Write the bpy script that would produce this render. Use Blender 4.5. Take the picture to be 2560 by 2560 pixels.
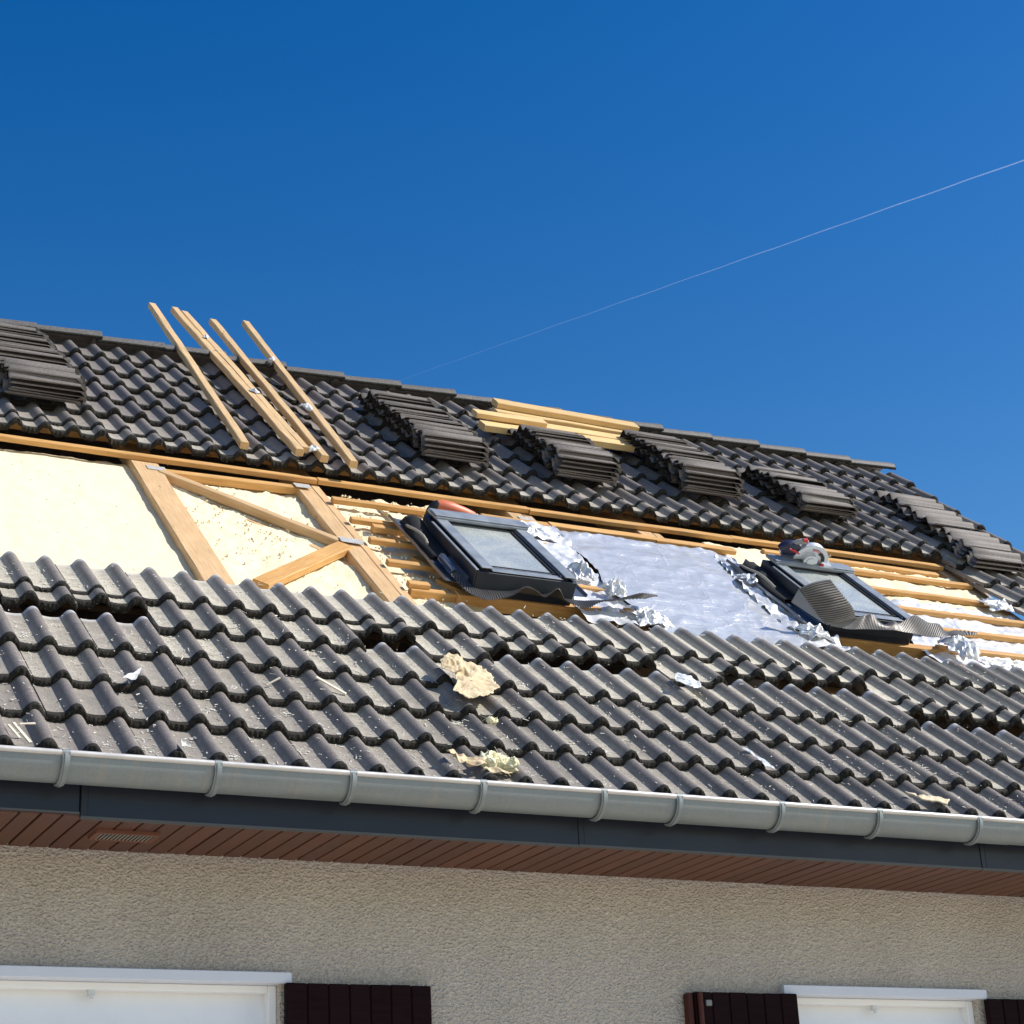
import bpy, math, random
from mathutils import Vector, Matrix, noise
R_ = math.radians
rnd = random.Random(11)
scene = bpy.context.scene
for o in list(bpy.data.objects):
    bpy.data.objects.remove(o)

# ------------------------------------------------------------------ camera, sky, sun, exposure
cam = bpy.data.cameras.new('camera')
cam.sensor_width = 36.0
cam.sensor_fit = 'HORIZONTAL'
cam.lens = 36.0 * 4932.6 / 2560.0
cam.clip_start = 0.1
cam.clip_end = 12000.0
cam_ob = bpy.data.objects.new('camera', cam)
scene.collection.objects.link(cam_ob)
cam_ob.matrix_world = Matrix(((0.895659, -0.123304, -0.427306, -1.535747),
                              (-0.442118, -0.351056, -0.825404, -6.422758),
                              (-0.048233, 0.928200, -0.368942, -1.804577),
                              (0, 0, 0, 1)))
scene.camera = cam_ob

SUN_DIR = Vector((0.640, -0.382, 0.667)).normalized()
SUN_EL = math.asin(SUN_DIR.z)
SUN_AZ = math.atan2(SUN_DIR.x, SUN_DIR.y)
world = bpy.data.worlds.new('World')
scene.world = world
world.use_nodes = True
wt = world.node_tree
wt.nodes.clear()
sky = wt.nodes.new('ShaderNodeTexSky')
sky.sky_type = 'NISHITA'
sky.sun_disc = False
sky.sun_elevation = SUN_EL
sky.sun_rotation = SUN_AZ
sky.altitude = 300.0
sky.air_density = 1.4
sky.dust_density = 0.8
sky.ozone_density = 1.0
hsv = wt.nodes.new('ShaderNodeHueSaturation')
hsv.inputs['Saturation'].default_value = 1.4
hsv.inputs['Hue'].default_value = 0.51
bg = wt.nodes.new('ShaderNodeBackground')
bg.inputs['Strength'].default_value = 0.069
wo = wt.nodes.new('ShaderNodeOutputWorld')
gam = wt.nodes.new('ShaderNodeGamma')
gam.inputs['Gamma'].default_value = 1.3
wt.links.new(sky.outputs[0], gam.inputs['Color'])
wt.links.new(gam.outputs[0], hsv.inputs['Color'])
wt.links.new(hsv.outputs[0], bg.inputs['Color'])
wt.links.new(bg.outputs[0], wo.inputs['Surface'])

sun = bpy.data.lights.new('sun', 'SUN')
sun.energy = 5.0
sun.angle = R_(0.53)
sun.color = (1.0, 0.955, 0.88)
sun_ob = bpy.data.objects.new('sun', sun)
scene.collection.objects.link(sun_ob)
sun_ob.rotation_euler = SUN_DIR.to_track_quat('Z', 'Y').to_euler()
sun_ob.location = SUN_DIR * 40

scene.render.engine = 'CYCLES'
vs = scene.view_settings
vs.view_transform = 'Standard'
vs.look = 'None'
vs.exposure = 0.20
vs.gamma = 1.0
vs.use_curve_mapping = False

# ------------------------------------------------------------------ frames and helpers
TH = 0.717735                      # roof pitch
CT, ST = math.cos(TH), math.sin(TH)
S = 0.3015                         # tile gauge up the slope
P = 0.15                           # distance between rolls
GROUND = -3.4
# roof frame: x along the eaves (u), y up the slope (v), z outwards (n)
MR = Matrix(((1, 0, 0, 0), (0, CT, -ST, 0), (0, ST, CT, 0), (0, 0, 0, 1)))
I4 = Matrix.Identity(4)
WM = {}
col = scene.collection


def RW(u, v, n):
    return MR @ Vector((u, v, n))


def put(o, parent=None, M=I4):
    col.objects.link(o)
    o.matrix_basis = M
    WM[o.name] = M.copy()
    if parent is not None:
        o.parent = parent
        o.matrix_parent_inverse = WM[parent.name].inverted()
    return o


def tag(o, label=None, cat=None, group=None, kind=None):
    if label:
        o['label'] = label
    if cat:
        o['category'] = cat
    if group:
        o['group'] = group
    if kind:
        o['kind'] = kind
    return o


def empty(name, parent=None, M=I4):
    return put(bpy.data.objects.new(name, None), parent, M)


class MB:
    """collects faces for one mesh"""

    def __init__(self):
        self.v, self.f, self.m, self.sm = [], [], [], []

    def add(self, vs_, fs_, m=0, smooth=False):
        b = len(self.v)
        self.v += [tuple(q) for q in vs_]
        for f_ in fs_:
            self.f.append([b + i for i in f_])
            self.m.append(m)
            self.sm.append(smooth)

    def box(self, lo, hi, m=0, M=None):
        x0, y0, z0 = lo
        x1, y1, z1 = hi
        vs_ = [Vector(q) for q in ((x0, y0, z0), (x1, y0, z0), (x1, y1, z0), (x0, y1, z0),
                                   (x0, y0, z1), (x1, y0, z1), (x1, y1, z1), (x0, y1, z1))]
        if M is not None:
            vs_ = [M @ q for q in vs_]
        self.add(vs_, [(0, 3, 2, 1), (4, 5, 6, 7), (0, 1, 5, 4), (1, 2, 6, 5), (2, 3, 7, 6), (3, 0, 4, 7)], m)

    def bevel_box(self, lo, hi, b=0.003, m=0, M=None):
        x0, y0, z0 = lo
        x1, y1, z1 = hi
        b = min(b, (x1 - x0) * .3, (y1 - y0) * .3, (z1 - z0) * .3)
        vs_, idx = [], {}
        for ix, x in enumerate((x0, x1)):
            for iy, y in enumerate((y0, y1)):
                for iz, z in enumerate((z0, z1)):
                    sx, sy, sz = (1 - 2 * ix), (1 - 2 * iy), (1 - 2 * iz)
                    for a, q in enumerate(((x, y + sy * b, z + sz * b), (x + sx * b, y, z + sz * b), (x + sx * b, y + sy * b, z))):
                        idx[ix, iy, iz, a] = len(vs_)
                        vs_.append(Vector(q) if M is None else M @ Vector(q))
        g = lambda *k: idx[k]
        fs_ = []
        for i in (0, 1):
            q = [g(i, 0, 0, 0), g(i, 1, 0, 0), g(i, 1, 1, 0), g(i, 0, 1, 0)]
            fs_.append(q if i else q[::-1])
            q = [g(0, i, 0, 1), g(0, i, 1, 1), g(1, i, 1, 1), g(1, i, 0, 1)]
            fs_.append(q if i else q[::-1])
            q = [g(0, 0, i, 2), g(1, 0, i, 2), g(1, 1, i, 2), g(0, 1, i, 2)]
            fs_.append(q if i else q[::-1])
        for i in (0, 1):
            for j in (0, 1):
                fl = (i + j) % 2
                for q, rev in (((g(i, j, 0, 0), g(i, j, 1, 0), g(i, j, 1, 1), g(i, j, 0, 1)), fl == 0),
                               ((g(i, 0, j, 0), g(i, 1, j, 0), g(i, 1, j, 2), g(i, 0, j, 2)), fl == 1),
                               ((g(0, i, j, 1), g(1, i, j, 1), g(1, i, j, 2), g(0, i, j, 2)), fl == 0)):
                    fs_.append(q[::-1] if rev else q)
                for k in (0, 1):
                    q = (g(i, j, k, 0), g(i, j, k, 1), g(i, j, k, 2))
                    fs_.append(q if (i + j + k) % 2 else q[::-1])
        self.add(vs_, fs_, m)

    def grid(self, pts, m=0, smooth=True, close=False):
        """pts[i][j]"""
        ni, nj = len(pts), len(pts[0])
        vs_ = [q for r in pts for q in r]
        fs_ = []
        for i in range(ni - (0 if close else 1)):
            i2 = (i + 1) % ni
            for j in range(nj - 1):
                fs_.append((i * nj + j, i2 * nj + j, i2 * nj + j + 1, i * nj + j + 1))
        self.add(vs_, fs_, m, smooth)

    def tube(self, path, rad, seg=8, m=0, cap=True, smooth=True):
        rings = []
        path = [Vector(p) for p in path]
        up = Vector((0.13, 0.21, 0.97))
        for i, p in enumerate(path):
            d = (path[min(i + 1, len(path) - 1)] - path[max(i - 1, 0)]).normalized()
            a = d.cross(up)
            if a.length < 1e-4:
                a = d.cross(Vector((1, 0, 0)))
            a.normalize()
            b = a.cross(d)
            r = rad[i] if isinstance(rad, (list, tuple)) else rad
            rings.append([p + (a * math.cos(t) + b * math.sin(t)) * r for t in [2 * math.pi * k / seg for k in range(seg)]])
        base = len(self.v)
        vs_ = [q for r in rings for q in r]
        fs_ = []
        for i in range(len(rings) - 1):
            for k in range(seg):
                k2 = (k + 1) % seg
                fs_.append((i * seg + k, i * seg + k2, (i + 1) * seg + k2, (i + 1) * seg + k))
        self.add(vs_, fs_, m, smooth)
        if cap:
            self.add(rings[0], [tuple(range(seg))[::-1]], m)
            self.add(rings[-1], [tuple(range(seg))], m)

    def prism(self, outline, axis_lo, axis_hi, fn, m=0, smooth=False):
        """outline [(a,b)], fn(a,b,c)->point, extruded for c in axis_lo..axis_hi"""
        n = len(outline)
        vs_ = [fn(a, b, axis_lo) for a, b in outline] + [fn(a, b, axis_hi) for a, b in outline]
        self.add(vs_, [(i, (i + 1) % n, n + (i + 1) % n, n + i) for i in range(n)], m, smooth)
        self.add(vs_[:n], [tuple(range(n))[::-1]], m)
        self.add(vs_[n:], [tuple(range(n))], m)

    def mesh(self, name, mats):
        me = bpy.data.meshes.new(name)
        me.from_pydata(self.v, [], self.f)
        for m_ in (mats if isinstance(mats, (list, tuple)) else [mats]):
            me.materials.append(m_)
        me.polygons.foreach_set('material_index', self.m)
        me.polygons.foreach_set('use_smooth', self.sm)
        me.validate()
        me.update()
        return me

    def build(self, name, mats, parent=None, M=I4):
        return put(bpy.data.objects.new(name, self.mesh(name, mats)), parent, M)


# ------------------------------------------------------------------ materials
def mat(name):
    m = bpy.data.materials.new(name)
    m.use_nodes = True
    nt = m.node_tree
    nt.nodes.clear()
    out = nt.nodes.new('ShaderNodeOutputMaterial')
    b = nt.nodes.new('ShaderNodeBsdfPrincipled')
    nt.links.new(b.outputs[0], out.inputs['Surface'])
    return m, nt, b


class NT:
    def __init__(self, nt):
        self.nt = nt

    def n(self, t, **kw):
        nd = self.nt.nodes.new(t)
        for k, v in kw.items():
            if k.startswith('_'):
                setattr(nd, k[1:], v)
        return nd

    def link(self, a, b):
        self.nt.links.new(a, b)

    def coord(self, kind='Object', scale=(1, 1, 1), rnd_off=0.0):
        tc = self.nt.nodes.new('ShaderNodeTexCoord')
        mp = self.nt.nodes.new('ShaderNodeMapping')
        mp.inputs['Scale'].default_value = scale
        self.link(tc.outputs[kind], mp.inputs['Vector'])
        if rnd_off:
            oi = self.nt.nodes.new('ShaderNodeObjectInfo')
            ml = self.nt.nodes.new('ShaderNodeMath')
            ml.operation = 'MULTIPLY'
            ml.inputs[1].default_value = rnd_off
            self.link(oi.outputs['Random'], ml.inputs[0])
            cb = self.nt.nodes.new('ShaderNodeCombineXYZ')
            for i in range(3):
                self.link(ml.outputs[0], cb.inputs[i])
            self.link(cb.outputs[0], mp.inputs['Location'])
        return mp.outputs[0]

    def world(self, scale=(1, 1, 1)):
        g = self.nt.nodes.new('ShaderNodeNewGeometry')
        mp = self.nt.nodes.new('ShaderNodeMapping')
        mp.inputs['Scale'].default_value = scale
        self.link(g.outputs['Position'], mp.inputs['Vector'])
        return mp.outputs[0]

    def noise(self, vec, scale, detail=4, rough=0.55, dist=0.0):
        nd = self.nt.nodes.new('ShaderNodeTexNoise')
        nd.inputs['Scale'].default_value = scale
        nd.inputs['Detail'].default_value = detail
        nd.inputs['Roughness'].default_value = rough
        nd.inputs['Distortion'].default_value = dist
        self.link(vec, nd.inputs['Vector'])
        return nd.outputs['Fac']

    def voro(self, vec, scale, feature='F1'):
        nd = self.nt.nodes.new('ShaderNodeTexVoronoi')
        nd.feature = feature
        nd.inputs['Scale'].default_value = scale
        self.link(vec, nd.inputs['Vector'])
        return nd.outputs['Distance']

    def ramp(self, fac, stops):
        r = self.nt.nodes.new('ShaderNodeValToRGB')
        el = r.color_ramp.elements
        while len(el) > 2:
            el.remove(el[-1])
        for i, (p, c) in enumerate(stops):
            e = el[i] if i < 2 else el.new(p)
            e.position = p
            c = (c, c, c) if isinstance(c, (int, float)) else c
            e.color = (*c, 1)
        self.link(fac, r.inputs[0])
        return r.outputs['Color']

    def mix(self, fac, a, b, mode='MIX'):
        mx = self.nt.nodes.new('ShaderNodeMix')
        mx.data_type = 'RGBA'
        mx.blend_type = mode
        for s_, val in (('Factor', fac), ('A', a), ('B', b)):
            sock = [i for i in mx.inputs if i.name == s_ and (i.type == 'RGBA' if s_ != 'Factor' else i.type == 'VALUE')][0]
            if isinstance(val, (int, float)):
                sock.default_value = val
            elif isinstance(val, tuple):
                sock.default_value = (*val, 1)
            else:
                self.link(val, sock)
        return [o for o in mx.outputs if o.type == 'RGBA'][0]

    def math(self, op, a, b=0.0, clamp=False):
        nd = self.nt.nodes.new('ShaderNodeMath')
        nd.operation = op
        nd.use_clamp = clamp
        for i, q in enumerate((a, b)):
            if isinstance(q, (int, float)):
                nd.inputs[i].default_value = q
            else:
                self.link(q, nd.inputs[i])
        return nd.outputs[0]

    def bump(self, h, strength, dist=0.01, normal=None):
        bp = self.nt.nodes.new('ShaderNodeBump')
        bp.inputs['Strength'].default_value = strength
        bp.inputs['Distance'].default_value = dist
        self.link(h, bp.inputs['Height'])
        if normal is not None:
            self.link(normal, bp.inputs['Normal'])
        return bp.outputs[0]

    def sep(self, vec):
        s_ = self.nt.nodes.new('ShaderNodeSeparateXYZ')
        self.link(vec, s_.inputs[0])
        return s_.outputs

    def rand(self):
        return self.nt.nodes.new('ShaderNodeObjectInfo').outputs['Random']

    def attr(self, name):
        a = self.nt.nodes.new('ShaderNodeAttribute')
        a.attribute_type = 'OBJECT'
        a.attribute_name = name
        return a.outputs['Fac']


def m_tile(name='concrete_tile', c0=(0.150, 0.129, 0.116), c1=(0.218, 0.190, 0.170), head_k=1.0, rough=0.62, streak=0.5):
    m, nt, b = mat(name)
    t = NT(nt)
    oc = t.coord('Object', rnd_off=7.0)
    raw = t.coord('Object')
    wc = t.world()
    x, y, z = t.sep(raw)
    big = t.noise(oc, 7, 3)
    fine = t.noise(oc, 420, 2, 0.7)
    base = t.mix(big, c0, c1)
    base = t.mix(0.8, base, t.ramp(t.rand(), [(0.0, 0.80), (1.0, 1.18)]), 'MULTIPLY')
    stk = t.noise(t.coord('Object', (1.0, 0.10, 1.0), rnd_off=5.0), 60, 3, 0.6)
    base = t.mix(streak, base, t.ramp(stk, [(0.3, 0.82), (0.7, 1.16)]), 'MULTIPLY')
    base = t.mix(0.45, base, t.ramp(fine, [(0.3, 0.55), (0.75, 1.5)]), 'MULTIPLY')
    mot = t.noise(oc, 95, 4, 0.7)
    base = t.mix(0.8, base, t.ramp(mot, [(0.34, 0.70), (0.52, 1.0), (0.70, 1.42)]), 'MULTIPLY')
    # pale unweathered head of the tile, normally under the course above
    head = t.ramp(t.math('ADD', y, t.math('MULTIPLY', t.noise(oc, 30, 2), 0.03)), [(0.362, 0.0), (0.395, 1.0)])
    base = t.mix(t.math('MULTIPLY', head, 0.9 * head_k), base, (0.56, 0.555, 0.55))
    # saw dust and plaster dust lying in the troughs
    trough = t.ramp(z, [(0.0, 1.0), (1.0, 1.0)])
    tz = t.math('MULTIPLY', t.math('ADD', z, 0.012), -48.0, True)
    sp = t.noise(wc, 190, 3, 0.75)
    spm = t.ramp(sp, [(0.47, 0.0), (0.60, 1.0)])
    cl = t.ramp(t.noise(wc, 9, 4, 0.6), [(0.32, 0.0), (0.62, 1.0)])
    film = t.math('MULTIPLY', t.noise(wc, 26, 4), 1.0)
    d = t.math('MULTIPLY', t.math('ADD', t.math('MULTIPLY', spm, cl), film), t.attr('dust'), True)
    d = t.math('MULTIPLY', d, t.math('ADD', t.math('MULTIPLY', tz, 0.85), 0.15), True)
    base = t.mix(d, base, (0.60, 0.55, 0.43))
    # a few pale grit specks everywhere
    sk = t.ramp(t.noise(wc, 260, 1, 0.5), [(0.69, 0.0), (0.72, 1.0)])
    base = t.mix(t.math('MULTIPLY', sk, 0.55), base, (0.55, 0.53, 0.48))
    # lichen blotches near the lower edge
    lo = t.ramp(y, [(0.0, 1.0), (0.05, 0.0)])
    li = t.ramp(t.noise(oc, 120, 3), [(0.52, 0.0), (0.6, 1.0)])
    base = t.mix(t.math('MULTIPLY', t.math('MULTIPLY', lo, li), 0.6), base, (0.05, 0.047, 0.035))
    t.link(base, b.inputs['Base Color'])
    b.inputs['Roughness'].default_value = rough
    b.inputs['Specular IOR Level'].default_value = 0.35
    t.link(t.bump(fine, 0.35, 0.0015), b.inputs['Normal'])
    return m


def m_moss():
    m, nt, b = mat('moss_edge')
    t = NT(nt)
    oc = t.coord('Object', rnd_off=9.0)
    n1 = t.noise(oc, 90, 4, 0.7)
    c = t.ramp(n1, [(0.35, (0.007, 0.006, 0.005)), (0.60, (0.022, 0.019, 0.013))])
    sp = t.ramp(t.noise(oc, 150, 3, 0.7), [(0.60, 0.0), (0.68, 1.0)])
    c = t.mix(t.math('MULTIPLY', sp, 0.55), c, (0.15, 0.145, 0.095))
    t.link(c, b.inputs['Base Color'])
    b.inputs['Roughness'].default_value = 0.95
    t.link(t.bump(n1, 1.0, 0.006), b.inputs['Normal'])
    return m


def m_wood(name, c0, c1, rough=0.62, grain=1.0, knots=True, spec=0.3):
    m, nt, b = mat(name)
    t = NT(nt)
    oc = t.coord('Object', (1.2, 22, 22), rnd_off=23.0)
    g = t.noise(oc, 6, 5, 0.6, 0.4)
    oc2 = t.coord('Object', (1, 1, 1), rnd_off=31.0)
    blot = t.noise(oc2, 5, 3)
    c = t.mix(t.ramp(g, [(0.3, 0.0), (0.7, 1.0)]), c0, c1)
    c = t.mix(0.35 * grain, c, t.ramp(blot, [(0.3, 0.72), (0.7, 1.18)]), 'MULTIPLY')
    c = t.mix(0.6, c, t.ramp(t.rand(), [(0.0, 0.80), (1.0, 1.12)]), 'MULTIPLY')
    if knots:
        kn = t.ramp(t.voro(t.coord('Object', (3, 9, 9), rnd_off=17.0), 1.6), [(0.05, 1.0), (0.13, 0.0)])
        c = t.mix(t.math('MULTIPLY', kn, 0.6), c, (c0[0] * .45, c0[1] * .33, c0[2] * .25))
        st = t.ramp(t.noise(oc2, 55, 3, 0.7), [(0.62, 0.0), (0.75, 1.0)])
        c = t.mix(t.math('MULTIPLY', st, 0.25), c, (0.25, 0.17, 0.09))
    t.link(c, b.inputs['Base Color'])
    b.inputs['Roughness'].default_value = rough
    b.inputs['Specular IOR Level'].default_value = spec
    t.link(t.bump(g, 0.25, 0.002), b.inputs['Normal'])
    return m


def m_plain(name, c, rough=0.5, metal=0.0, spec=0.5, var=0.12, scale=8.0, bump=0.0, bscale=60.0, coat=0.0):
    m, nt, b = mat(name)
    t = NT(nt)
    oc = t.coord('Object', rnd_off=13.0)
    n1 = t.noise(oc, scale, 5, 0.6)
    cc = t.mix(1.0, c, t.ramp(n1, [(0.25, 1 - var), (0.75, 1 + var)]), 'MULTIPLY')
    t.link(cc, b.inputs['Base Color'])
    t.link(t.ramp(n1, [(0.3, max(0.02, rough - 0.08)), (0.7, min(1, rough + 0.08))]), b.inputs['Roughness'])
    b.inputs['Metallic'].default_value = metal
    b.inputs['Coat Weight'].default_value = coat
    b.inputs['Coat Roughness'].default_value = 0.14
    b.inputs['Specular IOR Level'].default_value = spec
    if bump:
        t.link(t.bump(t.noise(oc, bscale, 4, 0.6), bump, 0.004), b.inputs['Normal'])
    return m


def m_stucco():
    m, nt, b = mat('stucco_render')
    t = NT(nt)
    wc = t.world((1, 1, 1.25))
    w2 = t.world()
    h1 = t.noise(wc, 62, 5, 0.62, 0.5)
    h2 = t.voro(wc, 94)
    h = t.math('ADD', h1, t.math('MULTIPLY', h2, 0.5))
    c = t.mix(t.noise(w2, 2.2, 4), (0.59, 0.535, 0.465), (0.69, 0.635, 0.56))
    c = t.mix(0.8, c, t.ramp(t.noise(t.world((1.0, 1.0, 0.35)), 1.7, 5, 0.6), [(0.3, 0.86), (0.7, 1.08)]), 'MULTIPLY')
    c = t.mix(0.55, c, t.ramp(h, [(0.42, 0.68), (0.80, 1.07)]), 'MULTIPLY')
    t.link(c, b.inputs['Base Color'])
    b.inputs['Roughness'].default_value = 0.92
    b.inputs['Specular IOR Level'].default_value = 0.15
    t.link(t.bump(h, 1.0, 0.019), b.inputs['Normal'])
    return m


def m_foam():
    m, nt, b = mat('insulation_foam')
    t = NT(nt)
    wc = t.world()
    n1 = t.noise(wc, 11, 5, 0.6)
    n2 = t.noise(wc, 90, 4, 0.65)
    c = t.mix(n1, (0.79, 0.665, 0.425), (0.84, 0.735, 0.52))
    scr = t.ramp(t.noise(t.world((3, 30, 30)), 4, 3, 0.6), [(0.60, 0.0), (0.70, 1.0)])
    c = t.mix(t.math('MULTIPLY', scr, 0.22), c, (0.62, 0.47, 0.26))
    sp = t.ramp(t.noise(wc, 30, 5, 0.75), [(0.62, 0.0), (0.72, 1.0)])
    c = t.mix(t.math('MULTIPLY', sp, 0.5), c, (0.60, 0.38, 0.14))
    t.link(c, b.inputs['Base Color'])
    b.inputs['Roughness'].default_value = 0.9
    b.inputs['Specular IOR Level'].default_value = 0.1
    t.link(t.bump(n2, 0.5, 0.004), b.inputs['Normal'])
    return m


def m_foil(name='aluminium_foil', c=(0.68, 0.69, 0.70), rough=0.34, crease=0.36, metal=0.42):
    m, nt, b = mat(name)
    t = NT(nt)
    oc = t.coord('Object')
    wob = t.mix(0.12, oc, t.n('ShaderNodeTexNoise').outputs['Color'], 'ADD')
    v = t.voro(wob, 3.2, 'DISTANCE_TO_EDGE')
    v2 = t.voro(t.coord('Object', (1.0, 2.4, 1.0)), 6.5, 'DISTANCE_TO_EDGE')
    n1 = t.noise(t.coord('Object', (1.0, 2.2, 1.0)), 5, 4, 0.55, 1.4)
    h = t.math('ADD', t.math('MULTIPLY', t.ramp(v, [(0.0, 1.0), (0.035, 0.0)]), 0.55), n1)
    h = t.math('ADD', h, t.math('MULTIPLY', t.ramp(v2, [(0.0, 1.0), (0.03, 0.0)]), 0.35))
    t.link(t.mix(n1, tuple(q * 0.97 for q in c), c), b.inputs['Base Color'])
    b.inputs['Metallic'].default_value = metal
    b.inputs['Coat Weight'].default_value = 0.6
    b.inputs['Coat Roughness'].default_value = 0.14
    t.link(t.ramp(n1, [(0.3, rough - 0.02), (0.7, rough + 0.04)]), b.inputs['Roughness'])
    t.link(t.bump(h, crease, 0.008), b.inputs['Normal'])
    return m


def m_glass():
    m, nt, b = mat('dusty_glass')
    t = NT(nt)
    oc = t.coord('Object')
    n1 = t.noise(oc, 3.0, 5, 0.65, 0.8)
    n2 = t.noise(oc, 160, 3, 0.7)
    d = t.math('ADD', t.math('MULTIPLY', t.ramp(n1, [(0.3, 0.0), (0.72, 1.0)]), 0.55), t.math('MULTIPLY', t.ramp(n2, [(0.45, 0.0), (0.65, 1.0)]), 0.4), True)
    c = t.mix(d, (0.30, 0.34, 0.345), (0.60, 0.60, 0.53))
    t.link(c, b.inputs['Base Color'])
    t.link(t.ramp(d, [(0.0, 0.12), (1.0, 0.5)]), b.inputs['Roughness'])
    b.inputs['Specular IOR Level'].default_value = 0.7
    b.inputs['Coat Weight'].default_value = 0.5
    b.inputs['Coat Roughness'].default_value = 0.08
    return m


def m_gutter():
    m, nt, b = mat('weathered_zinc')
    t = NT(nt)
    oc = t.world((1.2, 6, 6))
    n1 = t.noise(oc, 3, 5, 0.65)
    n2 = t.noise(t.world(), 130, 3, 0.6)
    c = t.mix(n1, (0.155, 0.185, 0.19), (0.275, 0.305, 0.31))
    c = t.mix(0.4, c, t.ramp(n2, [(0.3, 0.8), (0.7, 1.15)]), 'MULTIPLY')
    dr = t.ramp(t.noise(t.world((11, 1.2, 1.2)), 3.5, 4, 0.65), [(0.52, 0.0), (0.72, 1.0)])
    c = t.mix(t.math('MULTIPLY', dr, 0.45), c, (0.30, 0.27, 0.23))
    t.link(c, b.inputs['Base Color'])
    b.inputs['Metallic'].default_value = 0.3
    t.link(t.ramp(n1, [(0.3, 0.45), (0.7, 0.62)]), b.inputs['Roughness'])
    return m


def m_soffit():
    m, nt, b = mat('red_brown_soffit_wood')
    t = NT(nt)
    oc = t.coord('Object', (14, 1.5, 14), rnd_off=19.0)
    g = t.noise(oc, 5, 5, 0.6, 0.5)
    c = t.mix(g, (0.062, 0.020, 0.011), (0.130, 0.046, 0.024))
    c = t.mix(0.75, c, t.ramp(t.rand(), [(0.0, 0.78), (1.0, 1.22)]), 'MULTIPLY')
    t.link(c, b.inputs['Base Color'])
    b.inputs['Roughness'].default_value = 0.5
    t.link(t.bump(g, 0.2, 0.002), b.inputs['Normal'])
    return m


M_TILE = m_tile()
M_TILE_FAR = m_tile('distant_concrete_tile', head_k=0.0)
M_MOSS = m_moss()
M_TILE_OLD = m_tile('stacked_tile', (0.12, 0.102, 0.09), (0.19, 0.167, 0.15), 0.0, 0.62, 0.2)
M_DARKEND = m_plain('shaded_tile_end', (0.035, 0.031, 0.030), 0.8, var=0.35, scale=30)  # near-black colour paints the shadow side of the tile stacks
M_GAPBAT = m_wood('gap_shade_batten', (0.075, 0.045, 0.025), (0.12, 0.075, 0.042))  # batten wood darkened, shade of the open tile gaps put into its colour
M_UNDER = m_plain('tile_underside', (0.23, 0.20, 0.18), 0.7, var=0.25, scale=20)
M_BATTEN = m_wood('sawn_batten_wood', (0.50, 0.245, 0.070), (0.66, 0.40, 0.155))
M_RAFTER = m_wood('rafter_wood', (0.50, 0.30, 0.14), (0.64, 0.45, 0.25))
M_PLANK = m_wood('fresh_plank_wood', (0.62, 0.40, 0.16), (0.74, 0.54, 0.27))
M_LOOSE = m_wood('loose_batten_wood', (0.52, 0.33, 0.15), (0.68, 0.49, 0.27))
M_FOAM = m_foam()
M_FOIL = m_foil()
M_FOIL2 = m_foil('crumpled_foil', (0.80, 0.80, 0.80), 0.40, 0.30, 0.25)
M_STUCCO = m_stucco()
M_ZINC = m_gutter()
M_SOFFIT = m_soffit()
M_BEAD = m_plain('sunlit_gutter_bead', (0.56, 0.54, 0.52), 0.4, 0.2, 0.5, 0.12, 14)  # paler than the gutter: sunlight on the bead painted into the colour
M_FASCIA = m_plain('blue_grey_fascia_metal', (0.009, 0.013, 0.024), 0.5, 0.0, 0.35, 0.08, 3, coat=0.15)
M_ALU = m_plain('bare_aluminium_edge', (0.085, 0.085, 0.085), 0.55, 0.2, 0.5, 0.1)
M_PVC = m_plain('white_pvc', (0.85, 0.86, 0.87), 0.38, 0, 0.45, 0.03)
M_LINTEL = m_plain('white_painted_metal', (0.66, 0.70, 0.78), 0.45, 0, 0.4, 0.04)
M_SHUTTER = m_wood('dark_stained_shutter_wood', (0.0095, 0.0036, 0.0050), (0.017, 0.0066, 0.0082), 0.75, knots=False, spec=0.08)
M_HINGE = m_plain('painted_iron', (0.05, 0.05, 0.055), 0.5, 0.4)
M_GREYMETAL = m_plain('anthracite_window_cladding', (0.26, 0.285, 0.31), 0.4, 0.2, 0.5, 0.22, 11)
M_DARKMETAL = m_plain('dark_window_frame', (0.020, 0.026, 0.040), 0.42, 0.2, 0.5, 0.15, 6)
M_SKIRT = m_plain('shaded_skirt', (0.040, 0.046, 0.055), 0.45, 0.2, 0.4, 0.2, 9)  # darker than the cladding, shade of the unlit front face in the colour
M_GLASS = m_glass()
M_LEAD = m_plain('pleated_flashing_metal', (0.17, 0.16, 0.15), 0.42, 0.4, 0.5, 0.25, 9)
M_FLASH = m_plain('side_flashing_metal', (0.16, 0.18, 0.22), 0.35, 0.6, 0.5, 0.2, 9)
M_RUBBER = m_plain('black_foam_gasket', (0.018, 0.018, 0.018), 0.8, 0, 0.3, 0.3, 20, 0.4, 40)
M_PLATE = m_plain('galvanised_plate', (0.56, 0.545, 0.52), 0.5, 0.15, 0.4, 0.15, 30)
M_KRAFT = m_plain('kraft_paper', (0.64, 0.51, 0.33), 0.85, 0, 0.15, 0.22, 9, 0.5, 45)
M_WOOL = m_plain('pale_insulation_wool', (0.82, 0.77, 0.52), 0.95, 0, 0.05, 0.15, 30, 0.7, 60)
M_WHITE = m_plain('white_splinter', (0.62, 0.59, 0.52), 0.8, 0, 0.15, 0.25, 30)
M_PLASTIC = m_plain('white_plastic_offcut', (0.62, 0.64, 0.65), 0.4, 0, 0.5, 0.08)
M_CHIP = m_wood('wood_chip', (0.62, 0.53, 0.38), (0.76, 0.70, 0.58), knots=False)
M_ORANGE = m_plain('orange_plastic', (0.66, 0.17, 0.085), 0.45, 0, 0.5, 0.1)
M_RED = m_plain('red_plastic', (0.55, 0.03, 0.035), 0.35, 0, 0.5, 0.08)
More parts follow.
